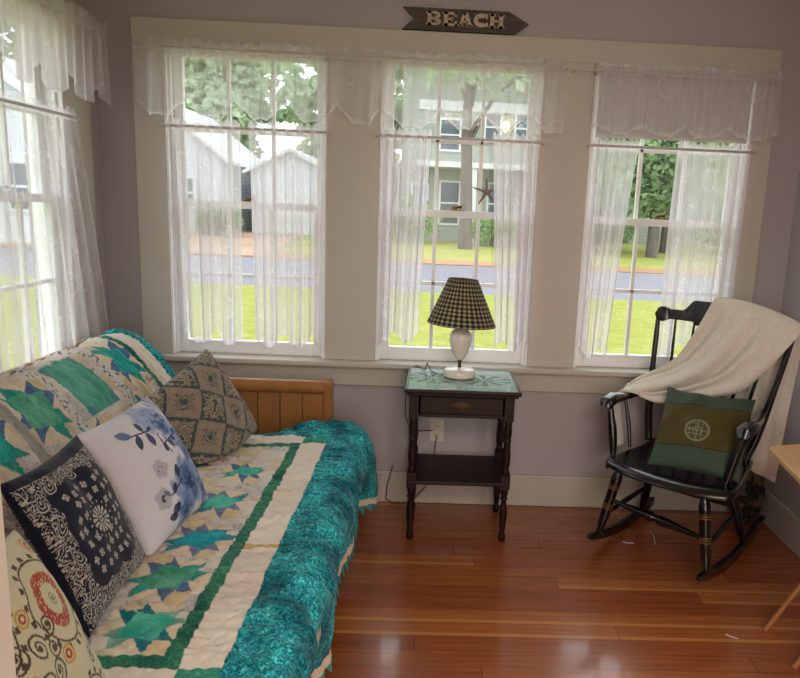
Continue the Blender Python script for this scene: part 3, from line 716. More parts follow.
# ------------------------------------------------------------------ futon
FY0, FY1 = 1.02, 3.13
fu = empty('futon', (-.9, 2.1, 0), label='honey maple futon sofa under the patchwork quilt along the left wall', cat='sofa')
fm = lambda mb: mb.map(lambda x, y, z: (x + .9, y - 2.1, z))
def futon_arm(y0, y1):
    pn = MB(); x0, x1 = -1.42, -.485
    nb = 9
    for k in range(nb):
        a = x0 + (x1 - x0) * k / nb; b = x0 + (x1 - x0) * (k + 1) / nb - .004
        pn.box(a, b, (y0 + y1) / 2 - .010, (y0 + y1) / 2 + .010, .20, .610)
    ar = fm(pn).build('arm_panel', M['maple'], fu, bevel=.003)
    fm(MB().box(x0 - .02, x1 + .01, y0 + .004, y1 - .004, .12, .20)).build('arm_lower_rail', M['maple'], fu, bevel=.006)
    r = MB(); r.tube([(x0 - .04, (y0 + y1) / 2, .640), (x1 + .0, (y0 + y1) / 2, .640)], .033, 20, (1, .95))
    fm(r).build('arm_top_rail', M['maple'], fu, smooth=True)
    fm(MB().box(x1 - .005, x1 + .035, y0 - .004, y1 + .004, 0, .674)).build('arm_post', M['maple'], fu, bevel=.012)
    fm(MB().box(x0 - .06, x0 - .02, y0 - .004, y1 + .004, 0, .674)).build('arm_post', M['maple'], fu, bevel=.012)
futon_arm(3.165, 3.235)
futon_arm(.92, .99)
rl = MB(); rl.box(-.40, -.37, .99, 3.165, .20, .29); rl.box(-1.32, -1.29, .99, 3.165, .20, .29)
for k in range(13):
    yy = 1.05 + k * .168; rl.box(-1.29, -.40, yy, yy + .06, .26, .28)
fm(rl).build('seat_frame', M['maple'], fu, bevel=.003)
bm_ = MB()
for k in range(9):
    yy = 1.1 + k * .24; bm_.prism([(-1.33, .30), (-1.31, .30), (-1.485, .80), (-1.505, .80)], yy, yy + .05, 'y')
bm_.prism([(-1.49, .78), (-1.47, .78), (-1.50, .85), (-1.52, .85)], 1.0, 3.16, 'y')
fm(bm_).build('back_frame', M['maple'], fu, bevel=.002)
# mattress (folded): seat + back slabs with rounded ends
def slab(poly, y0, y1, r=.05, n=6):
    """polygon in xz extruded along y with pillowed ends"""
    c = np.mean(poly, axis=0); secs = []
    for k in range(n + 1):
        a = math.pi / 2 * k / n; secs.append((y0 + r * (1 - math.sin(a)), 1 - .35 * (1 - math.cos(math.pi / 2 - a)) if False else 1 - (1 - math.sin(a)) * .0))
    mb = MB(); N_ = len(poly); V = []; rings = []
    def ring(y, k): return [((p[0] - c[0]) * k + c[0], y, (p[1] - c[1]) * k + c[1]) for p in poly]
    ys = [(y0, .80), (y0 + .012, .90), (y0 + .035, .97), (y0 + .07, 1), (y1 - .07, 1), (y1 - .035, .97), (y1 - .012, .90), (y1, .80)]
    for y, k in ys: V += ring(y, k)
    F = [tuple(range(N_ - 1, -1, -1)), tuple((len(ys) - 1) * N_ + i for i in range(N_))]
    for i in range(len(ys) - 1):
        for j in range(N_):
            j2 = (j + 1) % N_; F.append((i * N_ + j, i * N_ + j2, (i + 1) * N_ + j2, (i + 1) * N_ + j))
    return mb.add(V, F)
PROF = [(-.292, .23), (-.272, .33), (-.256, .42), (-.285, .475), (-.34, .495), (-.7, .49), (-.94, .485), (-1.0, .51), (-1.06, .58), (-1.12, .69), (-1.2, .80), (-1.27, .87), (-1.34, .90), (-1.41, .89), (-1.46, .84), (-1.49, .72), (-1.50, .55)]
mt = slab([(-.275, .32), (-.275, .42), (-.30, .455), (-.34, .472), (-.7, .468), (-.96, .465), (-1.10, .46), (-1.22, .44), (-1.24, .32), (-1.2, .29), (-.32, .29)], FY0 + .02, FY1 - .13)
fm(mt).build('seat_mattress', M['mattress'], fu, smooth=True)
mt = slab([(-1.04, .485), (-1.09, .58), (-1.15, .69), (-1.23, .785), (-1.29, .845), (-1.34, .872), (-1.41, .862), (-1.44, .83), (-1.44, .72), (-1.36, .50), (-1.30, .475)], FY0 + .02, FY1 - .02)
fm(mt).build('back_mattress', M['mattress'], fu, smooth=True)

# ------------------------------------------------------------------ quilt
def quilt_sheet():
    # smooth the profile
    P = np.array(PROF); d = np.r_[0, np.cumsum(np.hypot(*np.diff(P, axis=0).T))]
    S_tot = d[-1]
    ns = int(S_tot / .0036); ny = int((FY1 - FY0 + .10) / .0038)
    s = np.linspace(0, S_tot, ns)
    k = np.exp(-np.linspace(-2, 2, 21) ** 2); k /= k.sum()
    fx = np.interp(s, d, P[:, 0]); fz = np.interp(s, d, P[:, 1])
    px_ = np.convolve(np.pad(fx, 10, 'edge'), k, 'valid'); pz_ = np.convolve(np.pad(fz, 10, 'edge'), k, 'valid')
    tx = np.gradient(px_); tz = np.gradient(pz_); ln = np.hypot(tx, tz); nx, nz = tz / ln, -tx / ln    # outward normal
    y0, y1 = FY0 - .05, FY1 + .02
    yv = np.linspace(y0, y1, ny)
    Sg, Yg = np.meshgrid(s, yv, indexing='ij')
    X = np.repeat(px_[:, None], ny, 1); Z = np.repeat(pz_[:, None], ny, 1); NX = nx[:, None]; NZ = nz[:, None]
    # puckers: fine ridges across the seat and quilting lines
    seat_ = .35 + .65 * sstep(.30, .48, Sg)
    pk = (vnoise(Sg * 7, Yg * 38, 41) - .5) * .015 * seat_ + (vnoise(Sg * 18, Yg * 80, 42) - .5) * .009 + (vnoise(Sg * 3, Yg * 9, 43) - .5) * .016
    q1 = np.exp(-(((Sg + Yg) / .07 % 1 - .5) / .12) ** 2); q2 = np.exp(-(((Sg - Yg) / .07 % 1 - .5) / .12) ** 2)
    pk -= .0038 * np.maximum(q1, q2) * (Sg > .40)
    pk += (vnoise(Sg * 30, Yg * 26, 44) - .5) * .008 * (Sg < .40)
    low = sstep(.26, .0, Sg)
    pk += low * ((vnoise(Yg * 5.5, Sg * 0, 45) - .5) * .045 + .008 * np.sin(Yg * 21))
    X = X + NX * pk; Z = Z + NZ * pk
    # ends: round over at the mattress ends
    ek = np.maximum(sstep(FY1 - .05, FY1 + .02, Yg), sstep(FY0 + .03, FY0 - .05, Yg))
    X = X - NX * ek * .06; Z = Z - NZ * ek * .075
    # bunched rise against the arm
    b = sstep(FY1 - .14, FY1 - .03, Yg) * sstep(.62, .42, Sg) * sstep(.22, .36, Sg)
    Z = Z + b * (.022 + .03 * (vnoise(Sg * 9, Yg * 3, 46) - .4))
    dp = sstep(FY1 - .20, FY1 - .02, Yg) * sstep(.50, .72, Sg) * sstep(1.02, .9, Sg); Z = Z - dp * .055
    # hem length varies
    Z = Z - low * (vnoise(Yg * 2.2, Sg * 0, 47) - .5) * .07 * sstep(.12, 0, Sg)
    # far corner hangs lower
    fc = sstep(2.75, 3.1, Yg) * low; Z = Z - fc * .05; X = X + fc * .06
    # pattern
    C = np.zeros(Sg.shape + (3,)); msk = np.zeros(Sg.shape)
    Yp = Yg - .10 * sstep(.95, 1.15, Sg) * sstep(2.3, 2.7, Yg)         # pattern shift on the back
    wv = .006 * (vnoise(Sg * 8, Yg * 8, 50) - .5)
    S2 = Sg + wv; Y2 = Yp + wv
    inS = S2; ylo_g, ylo_c, ylo_t = 1.42, 1.385, 1.285; yhi_g, yhi_c, yhi_t = 2.785, 2.83, 2.93
    field = (inS > .54) & (Y2 > ylo_g) & (Y2 < yhi_g)
    green = (inS > .50) & (Y2 > ylo_c) & (Y2 < yhi_c) & ~field
    cream = (inS > .40) & (Y2 > ylo_t) & (Y2 < yhi_t) & ~field & ~green
    corner = (inS > .40) & (inS < .50) & (((Y2 > yhi_c) & (Y2 < yhi_t)) | ((Y2 < ylo_c) & (Y2 > ylo_t)))
    teal = ~(field | green | cream)
    n1 = fbm(Sg * 14, Yg * 14, 51)[..., None]
    def put(m, a, b2=None, nn=n1, mk=0.):
        a = linA(a); b2 = a if b2 is None else linA(b2)
        col = a + (b2 - a) * nn; C[m] = col[m]; msk[m] = mk
    put(teal, (0, 96, 112), (44, 176, 184), nn=np.clip((n1 - .5) * 2.2 + .5, 0, 1), mk=1.0)
    put(green, (26, 98, 84), (62, 142, 112), nn=np.clip((n1 - .5) * 2 + .5, 0, 1), mk=.45)
    patch = vnoise(np.floor(Yg / .27) * 3.7 + .1, np.floor(Sg * 0) + 1, 52)[..., None]
    put(cream, (222, 208, 196), (238, 228, 214), nn=np.clip(patch + (n1 - .5) * .6, 0, 1))
    gs = cream & ((np.abs(Yg - 2.33) < .012) | (np.abs(Yg - 1.93) < .014)); put(gs, (204, 168, 104), (222, 190, 130))
    put(corner, (30, 128, 112), (70, 170, 140), mk=.4)
    # field: pale printed patchwork
    cell = .072; ci = np.floor(Sg / cell); cj = np.floor(Yp / cell)
    rr = np.random.default_rng(53).random((64, 64)); rv = rr[ci.astype(int) % 64, cj.astype(int) % 64]
    pal = linA([(224, 216, 206), (214, 204, 200), (232, 224, 216), (204, 200, 200), (222, 204, 178), (222, 210, 208)])
    pi = (rv * 6).astype(int); fc_ = pal[pi] * (.9 + .2 * n1)
    spk = vnoise(Sg * 190, Yg * 190, 54) > .74; 
    fc_ = np.where((spk & ((pi == 1) | (pi == 3)))[..., None], fc_ * .62, fc_)
    fl = vnoise(Sg * 90, Yg * 90, 55) > .80; fc_ = np.where((fl & (pi == 5))[..., None], linA((196, 140, 130)), fc_)
    C[field] = fc_[field]
    def star(cs, cyy, a, h, size, kind):
        sx = (Sg - cs); sy = (Yp - cyy); ca, sa = math.cos(a), math.sin(a)
        u = (sx * ca + sy * sa) / size; v = (-sx * sa + sy * ca) / size
        inb = (np.abs(u) < 1.05) & (np.abs(v) < 1.05) & field
        sq = (np.abs(u) < .5) & (np.abs(v) < .5)
        tri = np.zeros_like(sq)
        for (p, q) in ((u, v), (-u, v), (v, u), (-v, u)):
            # two points on the side p>.5 : apexes at q = +-.5
            for sgn in (1, -1):
                qq = q * sgn; tri |= (p >= .5) & (p < 1.0) & (qq > (p - .5)) & (qq < .5)
        col, tips = kind
        blk = inb & (np.abs(u) < 1.0) & (np.abs(v) < 1.0)
        gd = blk & ((np.abs(u) > .5) & (np.abs(v) > .5)) & (u * v > 0); put(gd, (214, 190, 148), (230, 212, 176))
        ot = blk & ((np.abs(u) > .5) ^ (np.abs(v) > .5)) & ~tri; put(ot, (228, 206, 172), (236, 222, 204))
        put(blk & sq, col[0], col[1], nn=np.clip((n1 - .5) * 2 + .5, 0, 1), mk=.15)
        tA = blk & tri & ((u * v > 0)); tB = blk & tri & ~(u * v > 0)
        put(tA, tips[0], mk=.2); put(tB, tips[1], mk=.2)
    TL = ((20, 160, 156), (60, 200, 190)); GR = ((62, 152, 124), (110, 194, 160)); MT = ((40, 170, 150), (96, 206, 184)); BL = ((10, 150, 166), (50, 188, 200))
    T1 = ((84, 118, 160), (50, 160, 150)); T2 = ((120, 132, 170), (50, 144, 164)); T3 = ((20, 124, 134), (130, 180, 168))
    for (cs, cyy, a, sz, kd) in [(.655, 2.52, .3, .09, (MT, T1)), (.655, 2.235, .25, .095, (MT, T2)), (.645, 1.975, .3, .105, (BL, T2)), (.65, 1.745, .25, .105, (GR, T1)), (.625, 1.525, .15, .10, (MT, T3)),
                              (.87, 2.36, .2, .10, (BL, T1)), (.86, 1.86, .2, .11, (GR, T3)), (.87, 1.62, .2, .10, (MT, T1)), (.88, 2.62, .1, .10, (TL, T1)),
                              (1.385, 2.68, .25, .13, (TL, T1)), (1.36, 2.15, .25, .13, (GR, T1)), (1.34, 1.87, .2, .13, (TL, T1)), (1.14, 2.60, .1, .11, (TL, T1)), (1.14, 2.3, .1, .11, (GR, T1))]:
        star(cs, cyy, a, 0, sz, kd)
    # plain square block on the back, its corners blue-grey
    u = (Sg - 1.375) / .125; v = (Yp - 2.425) / .075
    put((np.abs(u) < 1) & (np.abs(v) < 1) & field, (76, 158, 138), (112, 190, 168)); put((np.abs(u) < 1) & (np.abs(v) < 1) & (np.abs(u) + np.abs(v) > 1.45) & field, (84, 150, 156))
    # wide printed bands between the blocks on the back
    for y_ in (2.545, 2.29, 2.02): 
        bd = (np.abs(Yp - y_) < .022) & (Sg > 1.15) & field; spk2 = vnoise(Sg * 120, Yg * 120, 57) > .66
        put(bd, (214, 212, 206), (228, 226, 216)); put(bd & spk2, (120, 120, 136)) if y_ != 2.02 else put(bd, (150, 148, 142), (190, 186, 176))
    o = grid_mesh('quilt_cloth', np.stack([X, Yg, Z], -1), M['quilt'], col=C, extra=msk)
    hem = np.stack([X[0], Yg[0], Z[0]], -1)
    return o, hem
qt = empty('quilt', (-.9, 2.1, .47), label='teal and cream patchwork star quilt draped over the futon', cat='quilt')
qo, hem = quilt_sheet()
qo.parent = qt; qo.matrix_parent_inverse = Matrix.Translation((.9, -2.1, -.47))
sd = qo.modifiers.new('thickness', 'SOLIDIFY'); sd.thickness = .003; sd.offset = 0
# prairie points and binding along the hem
bn = MB(); n = len(hem); step = 8
for i in range(0, n - step, step):
    a, b = hem[i], hem[i + step]
    bn.add([a + [.004, 0, .012], b + [.004, 0, .012], b + [.008, 0, -.018], a + [.008, 0, -.018], a + [.0, 0, .012], b + [.0, 0, .012], b + [.003, 0, -.018], a + [.003, 0, -.018]],
           [(0, 1, 2, 3), (7, 6, 5, 4), (3, 2, 6, 7)])
M['binding'] = mat('cream_binding', (226, 208, 184), .9)
M['points'] = mat('teal_points', (62, 138, 138), .9, var=.35, scale=8)
b1 = bn.build('binding', M['binding'], qt); b1.matrix_parent_inverse = Matrix.Translation((.9, -2.1, -.47))
pp = MB(); step = 15
for i in range(0, n - step, step):
    a, b = hem[i] + [.006, 0, -.014], hem[i + step] + [.006, 0, -.014]; c = (a + b) / 2 + [.012, 0, -.042 - .006 * math.sin(i)]
    th = np.array([.004, 0, 0]); pp.add([a, b, c, a - th, b - th, c - th], [(0, 1, 2), (5, 4, 3), (0, 3, 4, 1), (1, 4, 5, 2), (2, 5, 3, 0)])
p1 = pp.build('pointed_edging', M['points'], qt); p1.matrix_parent_inverse = Matrix.Translation((.9, -2.1, -.47))

# ------------------------------------------------------------------ pillows
def pillow(name, c, U, V, w, h, T, paint, label, n=170, mat_='fabric', seed=1, cat='pillow', piping=None, pinch=.075, sag=0.0, dip=0.0, rest=None):
    U = np.array(U, float); U /= np.linalg.norm(U); V = np.array(V, float); V -= U * (U @ V); V /= np.linalg.norm(V); Nn = np.cross(U, V)
    g = np.sin(np.linspace(-1, 1, n) * np.pi / 2) * .25 + np.linspace(-1, 1, n) * .75
    u, v = np.meshgrid(g, g, indexing='xy')
    pu = u * w / 2 * (1 - pinch * (1 - v ** 2) * np.abs(u)); pv = v * h / 2 * (1 - pinch * (1 - u ** 2) * np.abs(v)) - dip * (1 - u ** 2) * (1 + v) / 2 * (1 + .35 * np.sin(u * 7))
    prof = np.clip((1 - u ** 2), 0, 1) ** .5 * np.clip((1 - v ** 2), 0, 1) ** .5
    th = T / 2 * prof ** .85
    edge = np.exp(-(1 - np.maximum(np.abs(u), np.abs(v))) * 7)
    wr = (vnoise(u * 3 + 7, v * 3 + 3, seed) - .5) * .022 * prof + (vnoise(u * 9, v * 9, seed + 3) - .5) * .010 * edge * prof ** .3
    res = []
    for sgn in (1, -1):
        t_ = sgn * (th + wr * (1 if sgn > 0 else .3) * (1 - 0)) 
        t_ = np.where(prof < 1e-6, 0, t_)
        P = np.array(c)[None, None] + pu[..., None] * U + (pv - sag * (1 - v) * prof * .5)[..., None] * V + t_[..., None] * Nn
        if rest == 'futon':                       # pressed flat where it touches the seat and the backrest
            P[..., 2] = np.maximum(P[..., 2], .503)
            P[..., 0] = np.maximum(P[..., 0], np.interp(P[..., 2], [.485, .51, .58, .69, .80, .87, .90], [-.94, -1.0, -1.06, -1.12, -1.2, -1.27, -1.34]) + .016)
        elif rest == 'chair': P[..., 2] = np.maximum(P[..., 2], .436)
        res.append(P)
    col_f = paint(u, v, pu, pv); col_b = col_f
    idx = np.arange(n * n).reshape(n, n); bi = idx + n * n
    border = np.zeros((n, n), bool); border[0] = border[-1] = True; border[:, 0] = border[:, -1] = True
    bi = np.where(border, idx, bi)
    F = np.concatenate([np.stack([idx[:-1, :-1], idx[:-1, 1:], idx[1:, 1:], idx[1:, :-1]], -1).reshape(-1, 4),
                        np.stack([bi[:-1, :-1], bi[1:, :-1], bi[1:, 1:], bi[:-1, 1:]], -1).reshape(-1, 4)])
    Vv = np.concatenate([res[0].reshape(-1, 3), res[1].reshape(-1, 3)]); Cc = np.concatenate([col_f.reshape(-1, 3), col_b.reshape(-1, 3)])
    used = np.zeros(len(Vv), bool); used[F.ravel()] = True; rm = np.cumsum(used) - 1
    Vv = Vv[used]; Cc = Cc[used]; F = rm[F]
    e = empty(name, tuple(c), label=label, cat=cat)
    o = raw_mesh('cover', Vv - np.array(c), F, M[mat_], e, col=Cc)
    if piping:
        ring = np.concatenate([res[0][0, :], res[0][:, -1][1:], res[0][-1, ::-1][1:], res[0][::-1, 0][1:]]) - np.array(c)
        MB().tube([tuple(p) for p in ring[::4]], .0035, 8, cap=False).build('seam', piping, e, smooth=True)
    return e

def worms(x, y, f, seed):
    a = fbm(x * f, y * f, seed, 2); return np.abs(np.sin(a * 22))
def paint_damask(u, v, pu, pv):
    x, y = (pu + pv) * .7071 + .02, (pv - pu) * .7071; C = np.tile(linA((152, 134, 118)), u.shape + (1,)).astype(float)
    g = linA((72, 84, 88)); lt = linA((168, 148, 124))
    cell = .118; row = np.floor((y + .5) / cell); xo = x + .5 + (row % 2) * cell * .0
    col = np.floor(xo / cell); fx = (xo / cell) % 1 - .5; fy = ((y + .5) / cell) % 1 - .5
    big = ((row + col) % 2) == 0
    m = np.maximum(np.abs(fx), np.abs(fy)) + .03 * np.sin(np.arctan2(fy, fx) * 12) + (vnoise(x * 160, y * 160, 3) - .5) * .05
    wm = worms(x, y, 34, 5) > .6
    C[big & (m < .53)] = g; C[big & (m < .40) & wm] = lt
    sm = ~big & (m < .27); C[sm & (worms(x, y, 40, 9) < .55)] = g
    cr_ = ~big & (np.abs(np.hypot(fx, fy) - .05) < .05); C[cr_] = g
    C *= (.8 + .4 * fbm(x * 60, y * 60, 11)[..., None]); return C
def paint_floral(u, v, pu, pv):
    C = np.tile(linA((226, 220, 228)), u.shape + (1,)).astype(float)
    def blend(m, c): 
        c = linA(c); m = np.clip(m, 0, 1)[..., None]; C[:] = C * (1 - m) + c * m
    n1 = fbm(pu * 26, pv * 26, 21); n2 = fbm(pu * 60, pv * 60, 22)
    # washes
    for (a, b, r, c, k) in [(.45, .62, .34, (120, 150, 196), .7), (.72, .3, .42, (120, 146, 190), .9), (.2, .8, .4, (140, 162, 206), .8), (.95, -.4, .4, (100, 128, 180), .9), (.62, -.45, .42, (110, 138, 180), .75), (.1, .78, .24, (150, 172, 210), .6), (.9, .85, .3, (90, 120, 176), .6), (.7, -.85, .28, (150, 160, 186), .6)]:
        R = np.hypot(u - a, v - b) / r + (n1 - .5) * .9; blend(sstep(1.0, .55, R) * k * (.55 + .9 * (n2 - .2)), c)
    # roses
    for (a, b, r) in [(.22, -.46, .42), (.86, .22, .26), (.6, -.05, .24), (.42, .50, .18), (-.05, -.82, .28), (.75, -.75, .24)]:
        R = np.hypot(u - a, v - b); th = np.arctan2(v - b, u - a); rr = R / r + .12 * np.sin(th * 5 + R * 20) + (n1 - .5) * .4
        blend(sstep(1.05, .85, rr) * .85, (126, 152, 196)); blend(sstep(.75, .5, rr) * .85, (78, 110, 164)); blend((np.sin(rr * 17 + th * 2) > .3) * sstep(.85, .6, rr) * .5, (60, 88, 146)); blend(sstep(.32, .12, rr), (34, 50, 98))
    def leaf(a, b, ang, L, wd, c=(26, 34, 66)):
        x = (u - a) * math.cos(ang) + (v - b) * math.sin(ang); y = -(u - a) * math.sin(ang) + (v - b) * math.cos(ang)
        t = x / L; m = (np.abs(t - .5) < .5) & (np.abs(y) < wd * np.sin(np.pi * np.clip(t, 0, 1)) ** .8); blend(m * .95, c)
        blend(m * (vnoise(u * 20, v * 20, 23) > .6) * .5, (70, 96, 150))
    def stem(a, b, c, d):
        t = np.clip(((u - a) * (c - a) + (v - b) * (d - b)) / ((c - a) ** 2 + (d - b) ** 2), 0, 1); blend((np.hypot(u - a - t * (c - a), v - b - t * (d - b)) < .012), (40, 40, 70))
    stem(-.42, .62, .02, .56); leaf(-.40, .62, 2.6, .24, .07, (100, 122, 166)); leaf(-.30, .6, 4.3, .26, .07); leaf(-.08, .58, 1.7, .2, .07); leaf(-.05, .56, 4.6, .26, .075); leaf(.0, .56, .3, .16, .03)
    stem(.1, .26, .5, .3); leaf(.16, .27, 4.0, .18, .05); leaf(.25, .28, 5.2, .18, .05); leaf(.4, .3, 5.6, .14, .05); leaf(.5, .3, .4, .2, .05, (60, 84, 140))
    leaf(-.2, -.62, 3.6, .24, .07); leaf(-.3, -.78, 2.9, .22, .06); leaf(.0, -.08, 4.9, .22, .07); leaf(-.1, -.32, 3.9, .2, .05); stem(-.3, -.45, .1, -.35); leaf(-.32, -.45, 2.3, .18, .04); leaf(.62, -.5, 4.4, .2, .06); leaf(.2, -.6, 5.1, .18, .05, (60, 90, 150))
    # grey blossoms
    for (a, b, r) in [(-.28, -.02, .17), (-.48, -.42, .2)]:
        R = np.hypot(u - a, v - b); th = np.arctan2(v - b, u - a); rr = R / r / (.75 + .25 * np.abs(np.cos(th * 2.5))); blend(sstep(1, .8, rr) * .55, (150, 152, 172)); blend(((R < .06) & (n2 > .5)) * .9, (48, 48, 66))
    blend(((vnoise(u * 16, v * 16, 27) > .78) & (u > .1)) * .75, (44, 60, 112))
    return C
def paint_bandana(u, v, pu, pv):
    navy = linA((24, 28, 48)); wh = linA((196, 186, 176)); C = np.tile(navy, u.shape + (1,)).astype(float)
    m = np.zeros(u.shape, bool)
    R = np.hypot(pu, pv); th = np.arctan2(pv, pu)
    m |= (R < .034) & (np.abs(np.sin(th * 7)) > .6) & (R > .012); m |= (R < .009) & (R > .004)
    m |= (np.abs(R - .045) < .003) & (np.abs(np.sin(th * 8)) < .4)
    inner = .66 + .05 * np.abs(np.sin(u * 9)) + .05 * np.abs(np.sin(v * 9)); mx_ = np.maximum(np.abs(u), np.abs(v)); rad = (np.abs(u) ** 6 + np.abs(v) ** 6) ** (1 / 6)
    bd = (rad > inner) & (mx_ < .985) & ~((v > .86))
    w = (worms(pu, pv, 44, 31) < .42) | (worms(pu, pv, 80, 33) < .2); m |= bd & w
    # paisleys in the border
    for (a, b, s) in [(-.78, .60, 1), (-.78, .25, 1), (-.78, -.15, -1), (-.78, -.6, 1), (.78, -.4, 1), (.78, .1, -1), (.78, .7, 1), (0, -.78, 1), (.4, -.78, -1), (-.4, -.78, 1), (.72, -.76, 1), (-.5, .74, 1), (.45, .74, 1), (0, .74, -1)]:
        x = (u - a) * s; y = (v - b); r2 = np.hypot(x * 1.1, y + .03) / (.085 + .05 * np.clip(y * 6, -1, 1) * .0) ; r3 = np.hypot((x * 1.5 - .45 * y) * (1 + 2.2 * np.clip(y, -.1, .3) * 2), y * .75) / .12
        C_in = r3 < .8; m[C_in] = False; m |= C_in & (np.abs(r3 - .72) < .05); m |= C_in & (np.abs(r3 - .45) < .05); m |= (r3 < .16)
    # scattered motifs
    cell = .20; r = np.random.default_rng(35)
    for i in range(-3, 4):
        for j in range(-3, 4):
            a = (i + .5 * (j % 2)) * .185 + r.uniform(-.02, .02); b = j * .165 + r.uniform(-.02, .02)
            if math.hypot(a, b) < .2 or max(abs(a), abs(b)) > .56: continue
            R2 = np.hypot(u - a, v - b); t2 = np.arctan2(v - b, u - a) + r.uniform(0, 3)
            m |= (R2 < .054 * (.55 + .45 * np.abs(np.cos(t2 * 2)))) & ~((R2 > .018) & (R2 < .026))
    C[m] = wh; C[(mx_ > .99)] = navy
    return C
def paint_suzani(u, v, pu, pv):
    C = np.tile(linA((222, 214, 180)), u.shape + (1,)).astype(float); C *= (.95 + .1 * vnoise(u * 80, v * 80, 61)[..., None])
    br = linA((92, 74, 62)); red = linA((184, 74, 48)); yl = linA((208, 166, 84)); gn = linA((140, 140, 90))
    def ringm(a, b, r0, r1, asp=1.0):
        R = np.hypot((u - a), (v - b) * asp); return (R > r0) & (R < r1), R, np.arctan2(v - b, u - a)
    for (a, b, k) in [(.42, .34, 1), (.25, -.95, 1), (-.75, .5, 1)]:
        m, R, th = ringm(a, b, .17, .30); C[m] = red; sp = m & (vnoise(u * 60, v * 60, 62) > .74); C[sp] = linA((222, 200, 170))
        C[(R < .03)] = gn; C[(R > .05) & (R < .065)] = gn; C[(np.abs(R - .44 - .0 * th) < .012)] = br
        bumps = (np.abs(R - .49) < .028) & (np.sin(th * 18) > .35); C[bumps] = br
    for (a, b) in [(-.16, .42), (.14, -.14), (-.5, -.1), (.78, -.2), (-.2, .92), (.8, .85)]:
        R = np.hypot(u - a, v - b); C[(R < .095)] = yl; C[(R < .07) & (R > .055)] = linA((226, 214, 176)); C[(R < .05)] = red; C[R < .025] = linA((226, 214, 176))
    def spiral(a, b, sgn, r0=.13, rot=0):
        R = np.hypot(u - a, v - b); th = (np.arctan2(v - b, u - a) * sgn + rot) % (2 * np.pi)
        for k in range(2):
            rr = r0 * (1 - (th + 2 * np.pi * k) / (4.2 * np.pi)); C[(np.abs(R - rr) < .012) & (rr > .02)] = br
        C[R < .03] = br
    for (a, b, s, r, ro) in [(-.22, .12, 1, .14, 0), (-.02, .02, -1, .12, 2), (-.1, -.18, 1, .13, 1), (-.34, -.2, -1, .13, 3), (.08, .22, 1, .1, 2), (-.05, -.44, 1, .12, 0), (-.5, .2, 1, .14, 2), (.55, -.35, -1, .12, 1)]: spiral(a, b, s, r, ro)
    return C
def paint_green(u, v, pu, pv):
    ol = linA((78, 68, 26)); gr = linA((62, 80, 66)); C = np.tile(ol, u.shape + (1,)).astype(float)
    band = (v > .56 + .03 * u) | (v < -.50 + .03 * u); C[band] = gr
    ln = (np.abs(v - .56 - .03 * u) < .012) | (np.abs(v + .50 - .03 * u) < .012); C[ln] = linA((34, 38, 22))
    C *= (.85 + .3 * vnoise(u * 40, v * 120, 71)[..., None])
    x, y = pu + .012, pv + .022; R = np.hypot(x, y); lt = linA((150, 158, 132)); m = (np.abs(R - .049) < .0016) | (np.abs(R - .044) < .0011)
    ins = R < .042; gx = np.abs((x / .0125) % 1 - .5); gy = np.abs((y / .0125) % 1 - .5)
    fret = ((gx < .085) & (np.floor(y / .0125) % 2 == 0)) | ((gy < .085) & (np.floor(x / .0125) % 2 == 1)) | (np.abs(x) < .0012) | (np.abs(y) < .0012) | (np.abs(np.hypot(x, y) - .018) < .0012)
    m |= ins & fret; C[m] = lt; return C
pillow('throw_pillow', (-.885, 2.70, .640), (.301, .901, .313), (-.482, -.14, .865), .405, .405, .18, paint_damask, 'tan pillow with grey damask squares resting in the far corner against the wooden arm', seed=3, pinch=.04, rest='futon')
pillow('throw_pillow', (-.845, 2.045, .668), (.087, .996, .008), (-.487, .036, .873), .40, .40, .17, paint_floral, 'white pillow with blue watercolour roses', seed=4, pinch=.05, n=190, rest='futon')
pillow('throw_pillow', (-.85, 1.655, .675), (-.08, .995, -.057), (-.443, .016, .896), .40, .40, .115, paint_bandana, 'navy bandana print pillow with white paisley border', seed=5, n=230, rest='futon')
pillow('throw_pillow', (-.725, 1.145, .655), (-.10, .99, -.10), (-.42, -.05, .90), .40, .40, .17, paint_suzani, 'cream pillow with red medallion and brown scrolls, nearest the camera', seed=6, n=190, rest='futon')

# ------------------------------------------------------------------ side table
tb = empty('side_table', (.146, 3.12, 0), label='dark mahogany side table with drawer and lower shelf under the middle window', cat='table')
tmv = lambda mb: mb.map(lambda x, y, z: (x - .146, y - 3.12, z))
x0, x1, y0, y1 = -.107, .398, 2.905, 3.322
tmv(MB().box(x0, x1, y0, y1, .705, .722)).build('table_top', M['mahog'], tb, bevel=.006)
tmv(MB().box(x0 + .012, x1 - .012, y0 + .012, y1 - .012, .692, .705)).build('moulding', M['mahog'], tb, bevel=.004)
ap = MB(); ax0, ax1, ay0, ay1 = -.078, .366, 2.965, 3.305
ap.box(ax0, ax0 + .018, ay0, ay1, .585, .692); ap.box(ax1 - .018, ax1, ay0, ay1, .585, .692); ap.box(ax0, ax1, ay1 - .018, ay1, .585, .692)
ap.box(ax0, ax1, ay0, ay0 + .018, .585, .598); ap.box(ax0, ax1, ay0, ay0 + .018, .682, .692); ap.box(ax0, ax1, ay0, ay1, .585, .59)
tmv(ap).build('apron', M['mahog'], tb, bevel=.002)
dr = tmv(MB().box(ax0 + .04, ax1 - .04, ay0 - .004, ay0 + .02, .600, .680)).build('drawer', M['mahog'], tb, bevel=.004)
hd = MB(); hd.box(.105, .115, 2.952, 2.962, .636, .648); hd.box(.173, .183, 2.952, 2.962, .636, .648)
hd.tube([(.110, 2.951, .642), (.118, 2.942, .630), (.144, 2.938, .626), (.170, 2.942, .630), (.178, 2.951, .642)], .003, 8)
